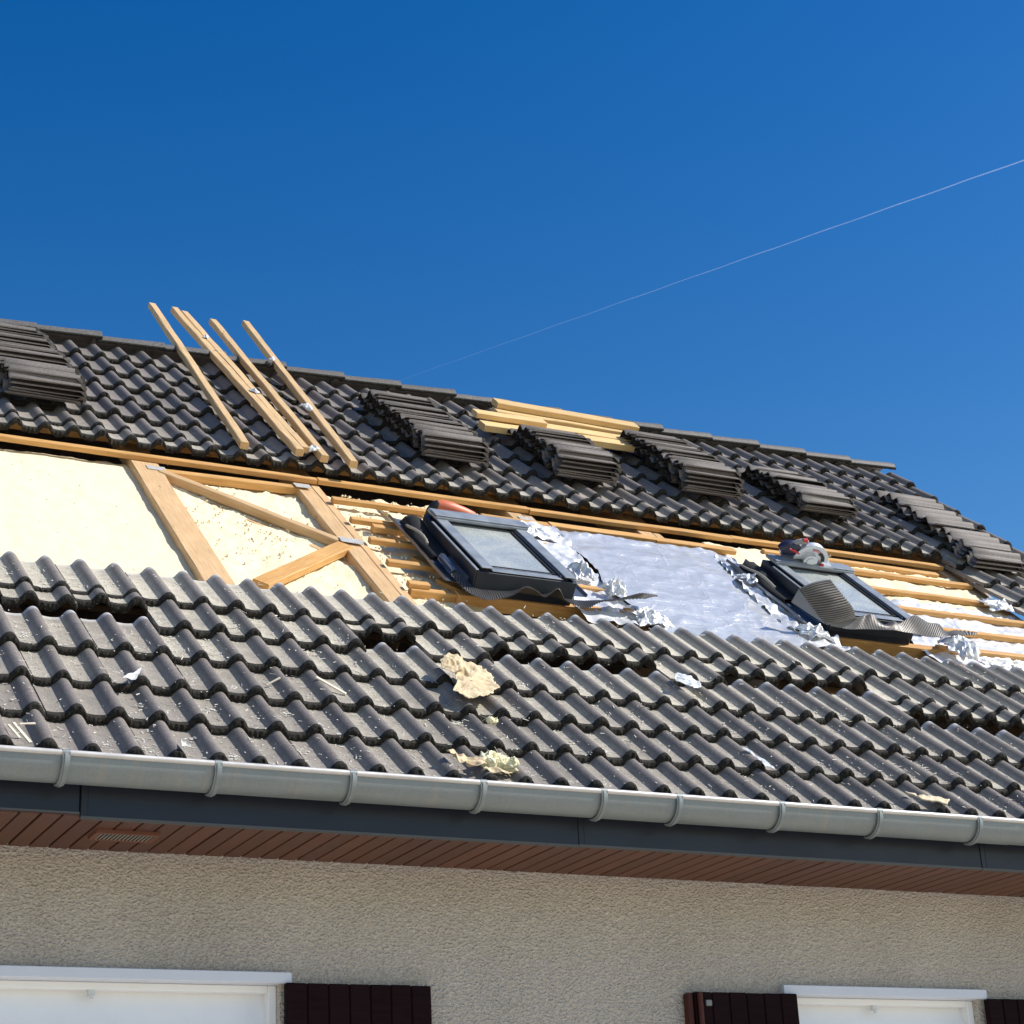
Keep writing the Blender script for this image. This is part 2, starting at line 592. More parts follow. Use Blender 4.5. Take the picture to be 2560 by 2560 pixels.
M_BLACK = m_plain('black_rubber_plastic', (0.018, 0.018, 0.022), 0.5, 0, 0.4, 0.15)
M_NAVY = m_plain('dark_navy_plastic', (0.025, 0.022, 0.05), 0.4, 0, 0.5, 0.1)
M_CASTALU = m_plain('cast_aluminium_guard', (0.66, 0.68, 0.70), 0.35, 0.55, 0.5, 0.08)
M_GREYPL = m_plain('grey_plastic', (0.30, 0.29, 0.28), 0.5)
M_DARKIN = m_plain('dark_attic_boards', (0.055, 0.03, 0.018), 0.9, 0, 0.1, 0.3, 6)
M_GROUND = m_plain('pale_paving', (0.56, 0.50, 0.41), 0.9, 0, 0.2, 0.15, 0.6, 0.5, 20)
M_RIDGE = m_tile('ridge_concrete', (0.10, 0.094, 0.09), (0.16, 0.15, 0.145), 0.0)

# ------------------------------------------------------------------ ground
g = MB()
g.add([(-900, -900, GROUND), (900, -900, GROUND), (900, 900, GROUND), (-900, 900, GROUND)], [(0, 1, 2, 3)])
tag(g.build('ground', M_GROUND), kind='structure')

# ------------------------------------------------------------------ house
XL, XR = -4.65, 7.27               # ends of the house along the eaves
YW = 0.53                          # face of the front wall
VR = 5.80                          # slope length to the ridge
RY, RZ = RW(0, VR, -0.06).y, RW(0, VR, -0.06).z
YB = 2 * RY                        # mirror image eaves on the far side
house = empty('house', None, Matrix.Translation((1.3, YW, GROUND)))
tag(house, 'rendered house with dark tiled roof half stripped for repair', 'house')
SOF = -0.243

# front wall with two window openings
WIN = [(-0.46, 1.005), (3.225, 4.222)]
ZT, ZB = -0.690, -1.95


def wall_front():
    b = MB()
    xs = [XL + .15, WIN[0][0], WIN[0][1], WIN[1][0], WIN[1][1], XR - .15]
    t = 0.30
    zt = SOF + 0.02
    for i in range(5):
        if i % 2 == 0:
            b.box((xs[i], YW, GROUND), (xs[i + 1], YW + t, zt))
        else:
            b.box((xs[i], YW, ZT), (xs[i + 1], YW + t, zt))
            b.box((xs[i], YW, GROUND), (xs[i + 1], YW + t, ZB))
    return b.build('front_wall', M_STUCCO, house)


wall_front()
for nm, x in (('gable_wall', XL + .15), ('gable_wall', XR - .45)):
    b = MB()
    out = [(YW + .30, GROUND), (YB - YW, GROUND), (YB - YW, SOF + .02), (RY, RZ - .22), (YW + .30, SOF + .02)]
    b.prism(out, x, x + .30, lambda a, c, e: Vector((e, a, c)))
    b.build(nm, M_STUCCO, house)
b = MB()
b.box((XL + .45, YB - YW - .30, GROUND), (XR - .45, YB - YW, SOF + .02))
b.build('rear_wall', M_STUCCO, house)
b = MB()
b.box((XL + .45, YW + .31, SOF - .02), (XR - .45, YB - YW - .31, SOF + .03))
b.build('attic_floor', M_DARKIN, house)
# far slope, one closed slab (never seen from the front)
b = MB()
pr = Matrix(((1, 0, 0, 0), (0, -CT, ST, YB), (0, ST, CT, 0), (0, 0, 0, 1)))
b.box((XL, 0.0, -0.16), (XR, VR - .03, -0.05), 0, pr)
b.build('rear_roof_slope', M_TILE_FAR, house)

# ------------------------------------------------------------------ roof tiles
TL, TT, RH, HW = 0.40, 0.016, 0.035, 0.039


def prof(x):
    """height of the tile top across its width, crest = 0"""
    d = min(abs(x - 0.105), abs(x - 0.255), abs(x + 0.045), abs(x - 0.405))
    if d < HW:
        return -RH + RH * (1 - (d / HW) ** 2.15) ** 1.2
    return -RH - 0.0035 * math.sin(math.pi * min(1, (d - HW) / (0.075 - HW) * .5))


def tile_mesh(seed, length=TL, rough=1.0, name='roof_tile', lip=0.0, TT=TT):
    b = MB()
    NX = 60
    W_ = 0.2975
    xs = [W_ * i / NX for i in range(NX + 1)]
    off = Vector((seed * 3.17, seed * 1.31, 0.4))
    nz = lambda p, s_: noise.noise(Vector(p) * s_ + off)
    ys = [0.0, 0.008, 0.018, 0.10, 0.25, length - .012, length]
    top = []
    for i, x in enumerate(xs):
        row = []
        for j, y in enumerate(ys):
            z = prof(x)
            if lip and x < .016:
                z += lip * math.sin(math.pi * (.25 + .75 * x / .016))
            yy = y
            if j < 3:
                lump = (nz((x, 0, 0), 70) * .5 + nz((x, .3, 0), 170) * .5) * rough
                yy = y + (-0.004 + 0.007 * lump if j == 0 else (0.004 * lump if j == 1 else 0))
                z += (0.0055 * abs(nz((x, .7, 0), 120)) * rough if j == 1 else (-0.002 if j == 0 else 0.0008 * rough))
            if j == len(ys) - 1:
                z -= 0.010
            row.append((x, yy, z))
        top.append(row)
    mi = [[q for q in r[:3]] for r in top]
    b.grid(mi, 1, True)
    b.grid([r[2:] for r in top], 0, True)
    # lower edge, thick and furred with moss
    fr = []
    for i, x in enumerate(xs):
        z0 = prof(x)
        row = []
        for k in range(4):
            f_ = k / 3
            lump = (nz((x, f_ * .02, .5), 95) + .6 * nz((x, f_ * .02, .9), 240)) * rough
            y = top[i][0][1] - 0.006 * math.sin(math.pi * (0.15 + .8 * f_)) - 0.0095 * lump
            z = top[i][0][2] - f_ * (0.0285 + 0.010 * nz((x, 2.2, 0), 75) * rough)
            row.append((x, y, z) if k else top[i][0])
        fr.append(row)
    b.grid([r[::-1] for r in fr], 1, True)
    # underside
    ub = []
    for i, x in enumerate(xs[::2] if NX % 2 == 0 else xs):
        q = fr[i * 2][-1]
        ub.append([(x, length, prof(x) - TT - .01), (x, .03, prof(x) - TT - .004), q])
    b.grid(ub, 2, True)
    # sides and head
    for i, rev in ((0, False), (NX, True)):
        t_ = [top[i][j] for j in range(len(ys))]
        u_ = [fr[i][-1], (xs[i], .03, prof(xs[i]) - TT - .004), (xs[i], length, prof(xs[i]) - TT - .01)]
        loop = [fr[i][k] for k in (0, 1, 2)] + u_ + t_[:0:-1]
        b.add(loop, [tuple(range(len(loop)))[::(-1 if rev else 1)]], 0 if lip else 2)
    hd = [[top[i][-1], (xs[i], length, prof(xs[i]) - TT - .01)] for i in range(NX + 1)]
    b.grid(hd, 2, True)
    return b.mesh(name, [M_TILE, M_MOSS, M_UNDER])


TILE = [tile_mesh(k) for k in range(7)]
TILE_TOP = [tile_mesh(20 + k, 0.31) for k in range(3)]
TILT = math.atan2(-0.026, S)


def tile_matrix(c, r, j=True, rr=rnd):
    """tile whose left edge is at column c and whose lower edge is at row r"""
    a = TILT + (rr.gauss(0, .0035) if j else 0)
    M = MR @ Matrix.Translation((c * P + .0012 + rr.gauss(0, .0006), r * S + rr.gauss(0, .0045), rr.gauss(0, .0014) + (.0 if r % 1 == 0 else -.002)))
    return M @ Matrix.Rotation(a, 4, 'X') @ Matrix.Rotation(rr.gauss(0, .006), 4, 'Z') @ Matrix.Rotation(rr.gauss(0, .005), 4, 'Y')


def shifted(r, cm):
    """how far this course tile has been pushed up under the one above"""
    if r == 4:
        if cm == 0.3:
            return 0.54
        if cm in (-1.7, 2.3):
            return 0.73
        if cm == 10.3:
            return 0.68
        if 14 < cm < 19:
            return 0.54
        if cm in (22.3, 24.3):
            return 0.51
        if cm == 26.3:
            return 0.62
    if r == 3 and 28 < cm < 34:
        return 0.64
    if r == 3 and 34 < cm < 38:
        return 0.60
    if r == 12 and cm < 42:
        return 0.53 + 0.04 * math.sin(cm * 1.7)
    return 0.0


cover_lo = empty('roof_covering', house, MR.copy())
cover_hi = empty('roof_covering', house, MR.copy())


def place_tile(c, r, par, dust, top=False):
    me = rnd.choice(TILE_TOP if top else TILE)
    o = put(bpy.data.objects.new('roof_tile', me), par, tile_matrix(c, r))
    o['dust'] = dust
    return o


rest = []                           # courses outside the picture: one joined mass


def cols(c0, c1):
    k = -13.7 - 2 * 9
    while k < 50:
        if c0 - .01 <= k <= c1 + .01:
            yield round(k, 1)
        k += 2


def course(r, par, vis0, vis1, dustf, top=False):
    for c in cols(-29.7, 46.3):
        if c + 2 > 48.4:
            continue
        if 6 <= r <= 11 and c < 42:
            continue
        rr = r + shifted(r, c)
        if vis0 <= c <= vis1:
            place_tile(c, rr, par, dustf(c), top)
        else:
            rest.append((c, rr, top))


def dust_lo(r):
    def f_(c):
        base = {0: .42, 1: .52, 2: .68, 3: .95, 4: 1.25, 5: 1.5}[r]
        base *= 0.55 + 0.5 * min(1, max(0, (c + 2) / 22))
        return max(0.05, base + rnd.gauss(0, .10))
    return f_


for r in range(0, 6):
    course(r, cover_lo, -3.8, 24.5 + 2.1 * r + 3, dust_lo(r))
for r in range(6, 12):
    course(r, cover_lo, 42 if r >= 8 else 99, 42.4 + max(0, (r - 8)) * 1.1, lambda c: .8 + rnd.gauss(0, .1))
for r in range(12, 19):
    course(r, cover_hi, 0.2 + 0.6 * (r - 12), 47, lambda c, r=r: (.75 if r == 12 else .42 if r == 13 else .16) * (.6 + .5 * min(1, c / 30)) + rnd.gauss(0, .05), r == 18)

# everything beyond the picture as one mesh per slope
b = MB()
src = TILE[0]
sv = [v.co.copy() for v in src.vertices]
sf = [(tuple(p.vertices), p.material_index) for p in src.polygons]
for c, r, top in rest:
    M = tile_matrix(c, r)
    if top:
        M = M @ Matrix.Diagonal((1, .76, 1, 1))
    base = len(b.v)
    b.v += [tuple(M @ q) for q in sv]
    for f_, mi in sf:
        b.f.append([base + i for i in f_])
        b.m.append(mi)
        b.sm.append(True)
o = b.build('roof_tiles', [M_TILE_FAR, M_MOSS, M_UNDER], cover_lo)
o['kind'] = 'stuff'

# ------------------------------------------------------------------ ridge
ridge = empty('ridge', house, MR.copy())


def ridge_mesh(seed):
    b = MB()
    L_ = 0.43
    rows = []
    for j in range(7):
        t = j / 6
        x = L_ * t
        k = 1.0 + 0.16 * t
        if j == 6:
            k *= 1.0
        ring = []
        for a in range(15):
            th = math.pi * (a / 14) * 1.0
            ca, sa = math.cos(th), math.sin(th)
            sgn = 1 if ca >= 0 else -1
            y = -0.108 * k * sgn * abs(ca) ** .72
            z = 0.060 * k * sa ** .82 - 0.004
            ring.append((x, y, z + 0.003 * noise.noise(Vector((x * 9, y * 20, seed * 4.1)))))
        rows.append(ring)
    b.grid([r[::-1] for r in rows], 0, True)
    inner = [[(x, y * .86, z * .84 - .006) for x, y, z in r] for r in rows]
    b.grid(inner, 2, True)
    # thick right end and skirts
    b.grid([rows[-1][::-1], inner[-1][::-1]], 0, False)
    b.grid([rows[0], inner[0]], 0, False)
    for k in (0, -1):
        pts = [[rows[j][k], inner[j][k]] for j in range(7)]
        b.grid(pts if k else [q[::-1] for q in pts], 1, False)
    # moss along the front skirt
    sk = []
    for i in range(40):
        x = L_ * i / 39
        k = 1 + .16 * x / L_
        n1 = noise.noise(Vector((x * 60, seed * 3.3, 0)))
        sk.append([(x, -0.108 * k - .002, 0.002), (x, -0.110 * k - .004 + .003 * n1, -.008), (x, -0.104 * k, -.017 + .008 * n1)])
    b.grid([r[::-1] for r in sk], 1, True)
    return b.mesh('ridge_tile', [M_RIDGE, M_MOSS, M_UNDER])


RID = [ridge_mesh(k) for k in range(4)]
rc = RW(0, 5.70, 0.0) + Vector((0, .112, .006))
joints = [48.15 - 2.655 * i for i in range(0, 21)]
for i, c in enumerate(joints):
    x1 = c * P
    M = Matrix.Translation((x1 - 0.43, rc.y, rc.z + rnd.gauss(0, .004))) @ Matrix.Rotation(rnd.gauss(0, .008), 4, 'Z') @ Matrix.Rotation(R_(-1.3) + rnd.gauss(0, .006), 4, 'Y')
    put(bpy.data.objects.new('ridge_tile', RID[i % 4]), ridge, M)
b = MB()
b.tube([(XL, rc.y, rc.z - .03), (joints[-1] * P - .4, rc.y, rc.z - .03)], .095, 12)
b.build('ridge_tiles', M_RIDGE, ridge)['kind'] = 'stuff'

# ------------------------------------------------------------------ timber of the roof
def beam(name, p0, p1, w, t, material, parent=None, jit=0.0015, world_pts=False, up=None, seg=None, twist=0.0):
    """timber whose top face centre runs from p0 to p1 (roof coordinates u, v, n); local x = along"""
    A = Vector(p0) if world_pts else RW(*p0)
    B = Vector(p1) if world_pts else RW(*p1)
    x = (B - A)
    L_ = x.length
    x.normalize()
    z = (up or Vector((0, -ST, CT))).copy()
    z = (z - x * z.dot(x)).normalized()
    y = z.cross(x)
    M = Matrix(((x.x, y.x, z.x, A.x), (x.y, y.y, z.y, A.y), (x.z, y.z, z.z, A.z), (0, 0, 0, 1)))
    if twist:
        M = M @ Matrix.Rotation(twist, 4, 'X')
    b = MB()
    ns = seg or max(2, int(L_ / 0.16))
    ch = min(0.004, t * .12)
    rings = []
    sd = rnd.random() * 50
    for i in range(ns + 1):
        q = L_ * i / ns
        jy = jit * 1.6 * noise.noise(Vector((q * 3.1, sd, 0)))
        jz = jit * 1.6 * noise.noise(Vector((q * 2.7, sd, 9)))
        h = w / 2
        oc_ = [(-h + ch, 0), (h - ch, 0), (h, -ch), (h, -t + ch), (h - ch, -t), (-h + ch, -t), (-h, -t + ch), (-h, -ch)]
        rings.append([(q, a + jy + rnd.gauss(0, jit * .35), c + jz + rnd.gauss(0, jit * .25)) for a, c in oc_])
    vs_ = [q for r in rings for q in r]
    fs_ = [(i * 8 + k, (i + 1) * 8 + k, (i + 1) * 8 + (k + 1) % 8, i * 8 + (k + 1) % 8) for i in range(ns) for k in range(8)]
    b.add(vs_, fs_, 0)
    b.add(rings[0], [tuple(range(8))], 0)
    b.add(rings[-1], [tuple(range(8))[::-1]], 0)
    return b.build(name, material, parent, M)


NB, NR = -0.085, -0.117            # tops of battens and of rafters
# rafters, running from eaves to ridge
def rafter(u0, u1, v0=0.14, v1=5.62, t=0.16, n=NR):
    return beam('rafter', ((u0 + u1) / 2, v0, n), ((u0 + u1) / 2, v1, n), u1 - u0, t, M_RAFTER, house)


rafter(1.045, 1.195, t=0.075)
rafter(1.945, 2.043, t=0.075)
rafter(2.049, 2.100, t=0.075, n=NR - .004)
for u0 in (-4.3, -3.4, -2.5, -1.6, -0.70, 0.12):
    rafter(u0, u0 + .075, v0=0.25, v1=5.62, n=NR - .09)
rafter(3.235, 3.330)
rafter(3.336, 3.395, n=NR - .003)
rafter(4.085, 4.180)
rafter(4.186, 4.240, n=NR - .003)
rafter(5.235, 5.33)
rafter(6.31, 6.41)
rafter(7.08, 7.18)
# battens in the bared strip
BT, BW = 0.030, 0.044


def batten(u0, u1, vb, n=NB, w=BW, t=BT, material=M_BATTEN, skew=0.0):
    return beam('batten', (u0, vb - w / 2, n), (u1, vb - w / 2 + skew, n), w, t, material, house)


batten(XL, 2.083, 3.742)
batten(2.088, 3.372, 3.742, NB + .002)
batten(3.376, 4.74, 3.735, NB, w=.050)
batten(4.745, 6.33, 3.742)
batten(4.9, 6.20, 3.60, NB - .012)
# short ends left beside the first roof window
batten(2.085, 2.66, 3.445)
batten(2.095, 2.40, 3.142)
batten(2.20, 2.43, 3.088, NB - .008, w=.05, t=.034)
batten(2.105, 2.40, 2.850)
batten(2.10, 2.39, 2.545)
batten(2.11, 2.22, 2.255, NB + .004)
batten(2.12, 2.50, 2.235, NB - .022, t=.05)
# between the windows, over the foil
batten(2.98, 3.39, 3.485, NB + .004, w=.055)
batten(3.40, 4.075, 3.490, NB + .008, w=.066)
batten(4.08, 4.62, 3.480, NB + .006, w=.060)
batten(3.02, 3.30, 3.12, NB + .004)
batten(2.99, 3.36, 2.80)
batten(3.05, 3.34, 2.51)
# to the right of the second window
batten(4.95, 6.335, 3.42)
batten(5.16, 6.345, 3.12)
batten(5.14, 6.350, 2.82)
batten(5.16, 6.345, 2.535)
batten(5.26, 6.350, 2.235)
batten(5.20, 6.350, 1.945, NB)
# support under the lowest course that is still in place, and hidden battens for the upper part
batten(XL, 2.95, 4.045, NB, w=.05, t=.045)
batten(2.955, 6.36, 4.045, NB, w=.05, t=.045)
for k in range(1, 6):
    batten(XL, XR - .05, 4.045 + .3015 * k)
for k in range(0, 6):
    batten(XL, XR - .05, 0.345 + .3015 * k, material=M_GAPBAT)
# trimmer beams below the windows
beam('trimmer', (2.36, 2.205, -0.098), (3.29, 2.205, -0.098), .06, .075, M_BATTEN, house)
beam('trimmer', (3.295, 2.215, -0.086), (3.43, 2.215, -0.086), .04, .03, M_BATTEN, house)
beam('trimmer', (4.43, 2.205, -0.098), (5.285, 2.205, -0.098), .06, .075, M_BATTEN, house)
# wind braces let in between the two bared rafters
beam('brace', (1.185, 3.575, NR + .006), (1.945, 2.815, NR + .006), .055, .045, M_RAFTER, house)
beam('brace', (1.955, 2.755, NR + .008), (1.330, 2.085, NR + .004), .088, .04, M_BATTEN, house)
beam('brace', (1.20, 3.595, NR + .004), (1.955, 3.622, NR + .004), .048, .045, M_BATTEN, house)
beam('brace', (1.215, 3.50, -0.165), (1.87, 2.76, -0.165), .040, .03, M_RAFTER, house)
# noggings seen below the short battens
beam('nogging', (2.33, 2.74, -.125), (2.46, 2.55, -.125), .07, .05, M_BATTEN, house)
beam('nogging', (2.37, 2.46, -.125), (2.47, 2.30, -.125), .07, .05, M_BATTEN, house)


def plate(u, v, n, w, h, rot=0.0):
    b = MB()
    b.box((-w / 2, -h / 2, 0), (w / 2, h / 2, .0016))
    for i in range(int(w / .012)):
        for j in range(int(h / .014)):
            x, y = -w / 2 + .006 + i * .012, -h / 2 + .007 + j * .014
            b.box((x - .0015, y - .004, .0016), (x + .0015, y + .004, .0028))
    return b.build('nail_plate', M_PLATE, house, MR @ Matrix.Translation((u, v, n)) @ Matrix.Rotation(rot, 4, 'Z'))


plate(1.165, 3.605, NR + .003, .10, .06)
plate(2.00, 2.80, NR + .012, .12, .07, -.1)
plate(1.975, 3.615, NR + .012, .09, .06, .05)
plate(3.32, 3.60, NR + .003, .09, .06)
plate(4.12, 3.44, NR + .003, .09, .06)

# ------------------------------------------------------------------ insulation foam between the rafters
def foam(u0, u1, v0, v1, n, seed, rag=0.02, lump=0.006, name='foam_panel', thick=.12, right_rag=0.0):
    b = MB()
    nu, nv = max(8, int((u1 - u0) / .018)), max(8, int((v1 - v0) / .022))
    rows = []
    for i in range(nu + 1):
        row = []
        for j in range(nv + 1):
            a, c = i / nu, j / nv
            ve = v1 + rag * (noise.noise(Vector((a * (u1 - u0) * 16, seed, 0))) + .6 * noise.noise(Vector((a * (u1 - u0) * 55, seed, 3))))
            ue = u1 + right_rag * noise.noise(Vector((c * 14, seed, 7)))
            u, v = u0 + (ue - u0) * a, v0 + (ve - v0) * c
            h = lump * (noise.noise(Vector((u * 6, v * 6, seed))) + .5 * noise.noise(Vector((u * 19, v * 19, seed))))
            h += lump * 1.8 * max(0, noise.noise(Vector((u * 33, v * 33, seed + 5))) - .25)
            edge = max(0, (c - .955) / .045)
            h -= .012 * edge * edge
            row.append((u, v, n + h))
        rows.append(row)
    b.grid(rows, 0, True)
    b.grid([[r[-1], (r[-1][0], r[-1][1] + .004, n - thick)] for r in rows], 0, True)
    b.grid([[q, (q[0], q[1], n - thick)] for q in rows[-1]][::-1], 0, True)
    b.grid([[q, (q[0], q[1], n - thick)] for q in rows[0]], 0, True)
    return b.build(name, M_FOAM, house, MR.copy())


foam(-3.6, 1.055, 1.80, 3.765, -0.158, 1, .028, .006)
foam(1.185, 1.955, 1.80, 3.66, -0.162, 2, .03, .016)
foam(2.09, 2.56, 1.80, 3.66, -0.150, 3, .04, .015)
foam(2.40, 3.245, 2.98, 3.66, -0.135, 4, .045, .022)
foam(4.52, 5.24, 2.95, 3.66, -0.125, 5, .02, .012)
foam(5.32, 6.315, 2.90, 3.60, -0.122, 6, .02, .016)
# crumbs of foam lying about
b = MB()


def crumb(b, p, r, seed, m=0):
    vs_ = []
    for q in ((1, 0, 0), (-1, 0, 0), (0, 1, 0), (0, -1, 0), (0, 0, 1), (0, 0, -1)):
        k = r * (0.6 + .8 * abs(noise.noise(Vector(q) * 1.7 + Vector((seed, seed * .7, 0)))))
        vs_.append(Vector(p) + Vector(q) * k)
    b.add(vs_, [(0, 2, 4), (2, 1, 4), (1, 3, 4), (3, 0, 4), (2, 0, 5), (1, 2, 5), (3, 1, 5), (0, 3, 5)], m)


rc2 = random.Random(5)
for i in range(480):
    z_ = rc2.random()
    if z_ < .12:
        u, v, n = rc2.uniform(.3, 1.03), rc2.uniform(1.95, 3.55), -.155
        r = rc2.uniform(.002, .006)
    elif z_ < .55:
        u, v, n = rc2.gauss(1.55, .2), rc2.gauss(2.9, .38), -.152
        r = rc2.uniform(.003, .012)
    elif z_ < .8:
        u, v, n = rc2.uniform(2.1, 2.35), rc2.uniform(2.0, 3.5), -.135
        r = rc2.uniform(.003, .012)
    else:
        u, v, n = rc2.uniform(2.2, 3.2), min(3.62, rc2.gauss(3.55, .04)), -.122
        r = rc2.uniform(.004, .014)
    if not (1.2 < u < 1.94 or z_ < .12 or u > 2.1):
        continue
    crumb(b, (u, v, n), r, i * .37)
tag(b.build('foam_crumbs', M_FOAM, None, MR.copy()), 'crumbs of cream insulation foam lying between the bared rafters', 'crumbs', kind='stuff')

# ------------------------------------------------------------------ gutter, fascia, soffit
GY, GZ, GR = -0.038, -0.072, 0.077


def gz(x):
    return GZ + 0.0


gutter = empty('gutter', house, Matrix.Translation((0, GY, GZ)))
gj = [XL - .05, -1.1, 4.028, XR + .03]
for a in range(3):
    b = MB()
    x0, x1 = gj[a], gj[a + 1]
    rr_ = GR + (.0016 if a == 1 else 0)
    out, inn = [], []
    for i in range(25):
        th = math.pi + math.pi * i / 24
        out.append((GY + rr_ * math.cos(th), GZ + rr_ * math.sin(th)))
        inn.append((GY + (rr_ - .004) * math.cos(th), GZ + (rr_ - .004) * math.sin(th)))
    b.grid([[(x, y, z) for y, z in out] for x in (x0, x1)][::-1], 0, True)
    b.grid([[(x, y, z) for y, z in inn] for x in (x0, x1)], 0, True)
    for x, rv in ((x0, 1), (x1, -1)):
        b.grid([[(x, y, z) for y, z in out], [(x, y, z) for y, z in inn]][::rv], 0, False)
    nseg = 10
    br = .0098
    ring = [(GY - rr_ - .0012 + br * math.cos(t), GZ + .004 + br * math.sin(t)) for t in [2 * math.pi * k / nseg for k in range(nseg)]]
    b.grid([[(x, *q) for q in ring + ring[:1]] for x in (x0, x1)], 1, True)
    for x in (x0, x1):
        b.add([(x, *q) for q in ring], [tuple(range(nseg))], 0)
    b.build('gutter_section', [M_ZINC, M_BEAD], gutter)
for x in [-2.5, -2.0, -1.5, -1.0, -0.49, 0.027, 0.55, 1.045, 1.553, 2.053, 2.38, 2.846, 3.314, 3.819, 4.32, 4.82, 5.3, 5.8, 6.3, 6.8]:
    b = MB()
    w = .0125
    ro = GR + .0105
    po, pi_ = [], []
    for i in range(19):
        th = math.pi * (0.985 + 0.60 * i / 18)
        k = ro + .004 * math.sin(math.pi * i / 18)
        po.append((GY + k * math.cos(th), GZ + k * math.sin(th)))
        pi_.append((GY + (k - .006) * math.cos(th), GZ + (k - .006) * math.sin(th)))
    loop = po + pi_[::-1]
    b.prism(loop, x - w, x + w, lambda a, c, e: Vector((e, a, c)))
    # raised rib along the strap
    po2 = [(GY + (y - GY) * 1.035, GZ + (z - GZ) * 1.035) for y, z in po]
    b.prism(po2 + po[::-1], x - w * .45, x + w * .45, lambda a, c, e: Vector((e, a, c)))
    # clip folded over the bead
    cy, cz, cr = GY - GR - .0012, GZ + .004, .0128
    ring = [(cy + cr * math.cos(t), cz + cr * math.sin(t)) for t in [2 * math.pi * k / 12 for k in range(12)]]
    b.prism(ring, x - .013, x + .013, lambda a, c, e: Vector((e, a, c)))
    b.box((x - .013, cy, cz + cr - .003), (x + .013, .035, cz + cr))
    b.build('bracket', M_ZINC, gutter)

fascia = empty('fascia', house, Matrix.Translation((0, .04, -.15)))
fj = [(XL, 0.119, -0.2285, .043), (0.1215, 2.018, -0.243, .036), (2.020, 3.930, -0.2405, .0375), (3.932, 5.85, -0.242, .036), (5.852, XR, -0.2405, .0375)]
for x0, x1, zb, y in fj:
    b = MB()
    b.bevel_box((x0, y, zb), (x1, y + .02, -0.03), .002)
    b.box((x0 + .024, y - .0012, zb + .004), (x0 + .027, y + .001, -.035))
    o = b.build('fascia_panel', M_FASCIA, fascia)
    b = MB()
    b.box((x0, y - .003, zb - .0045), (x1, y + .018, zb - .0005))
    b.box((x0, y - .004, zb - .0045), (x1, y - .0015, zb + .003))
    b.build('drip_edge', M_ALU, fascia)

soffit = empty('soffit', house, Matrix.Translation((0, .3, SOF)))
pitch = 0.0721
x = -0.010 - pitch * 24
sb = MB()
sb.bevel_box((-pitch / 2 + .0038, .045, 0), (pitch / 2 - .0038, YW + .012, .012), .002)
sb_me = sb.mesh('soffit_board', M_SOFFIT)
VX0, VX1, VY0, VY1 = .222, .446, .196, .318
while x < 6.9:
    xc = x + pitch / 2
    put(bpy.data.objects.new('soffit_board', sb_me), soffit, Matrix.Translation((xc, 0, SOF + .001 + rnd.gauss(0, .0006))))
    x += pitch
b = MB()
b.box((XL, .05, SOF + .016), (XR, YW + .1, SOF + .020))
b.build('soffit_backing', M_DARKIN, soffit)
# vent grille screwed to the boards
vent = empty('vent_grille', house, Matrix.Translation(((VX0 + VX1) / 2, (VY0 + VY1) / 2, SOF)))
b = MB()
fw = .016
zv0, zv1 = SOF - .012, SOF + .0005
b.box((VX0, VY0, zv0), (VX1, VY0 + fw, zv1))
b.box((VX0, VY1 - fw, zv0), (VX1, VY1, zv1))
b.box((VX0, VY0 + fw, zv0), (VX0 + fw, VY1 - fw, zv1))
b.box((VX1 - fw, VY0 + fw, zv0), (VX1, VY1 - fw, zv1))
b.build('frame', m_plain('vent_brown_plastic', (0.15, 0.056, 0.030), .55), vent)
b = MB()
b.box((VX0 + fw, VY0 + fw, SOF - .0005), (VX1 - fw, VY1 - fw, SOF + .0005))
b.build('dark_gap_backing', M_BLACK, vent)  # black sheet added for the dark depth between the slats
m_slat = m_plain('vent_slat_grey', (0.26, 0.24, 0.21), .5)
ns = 14
for i in range(ns):
    xx = VX0 + fw + (VX1 - VX0 - 2 * fw) * (i + .5) / ns
    b = MB()
    b.box((xx - .0022, VY0 + fw, SOF - .0115), (xx + .0022, VY1 - fw, SOF - .0085))
    b.build('slat', m_slat, vent)

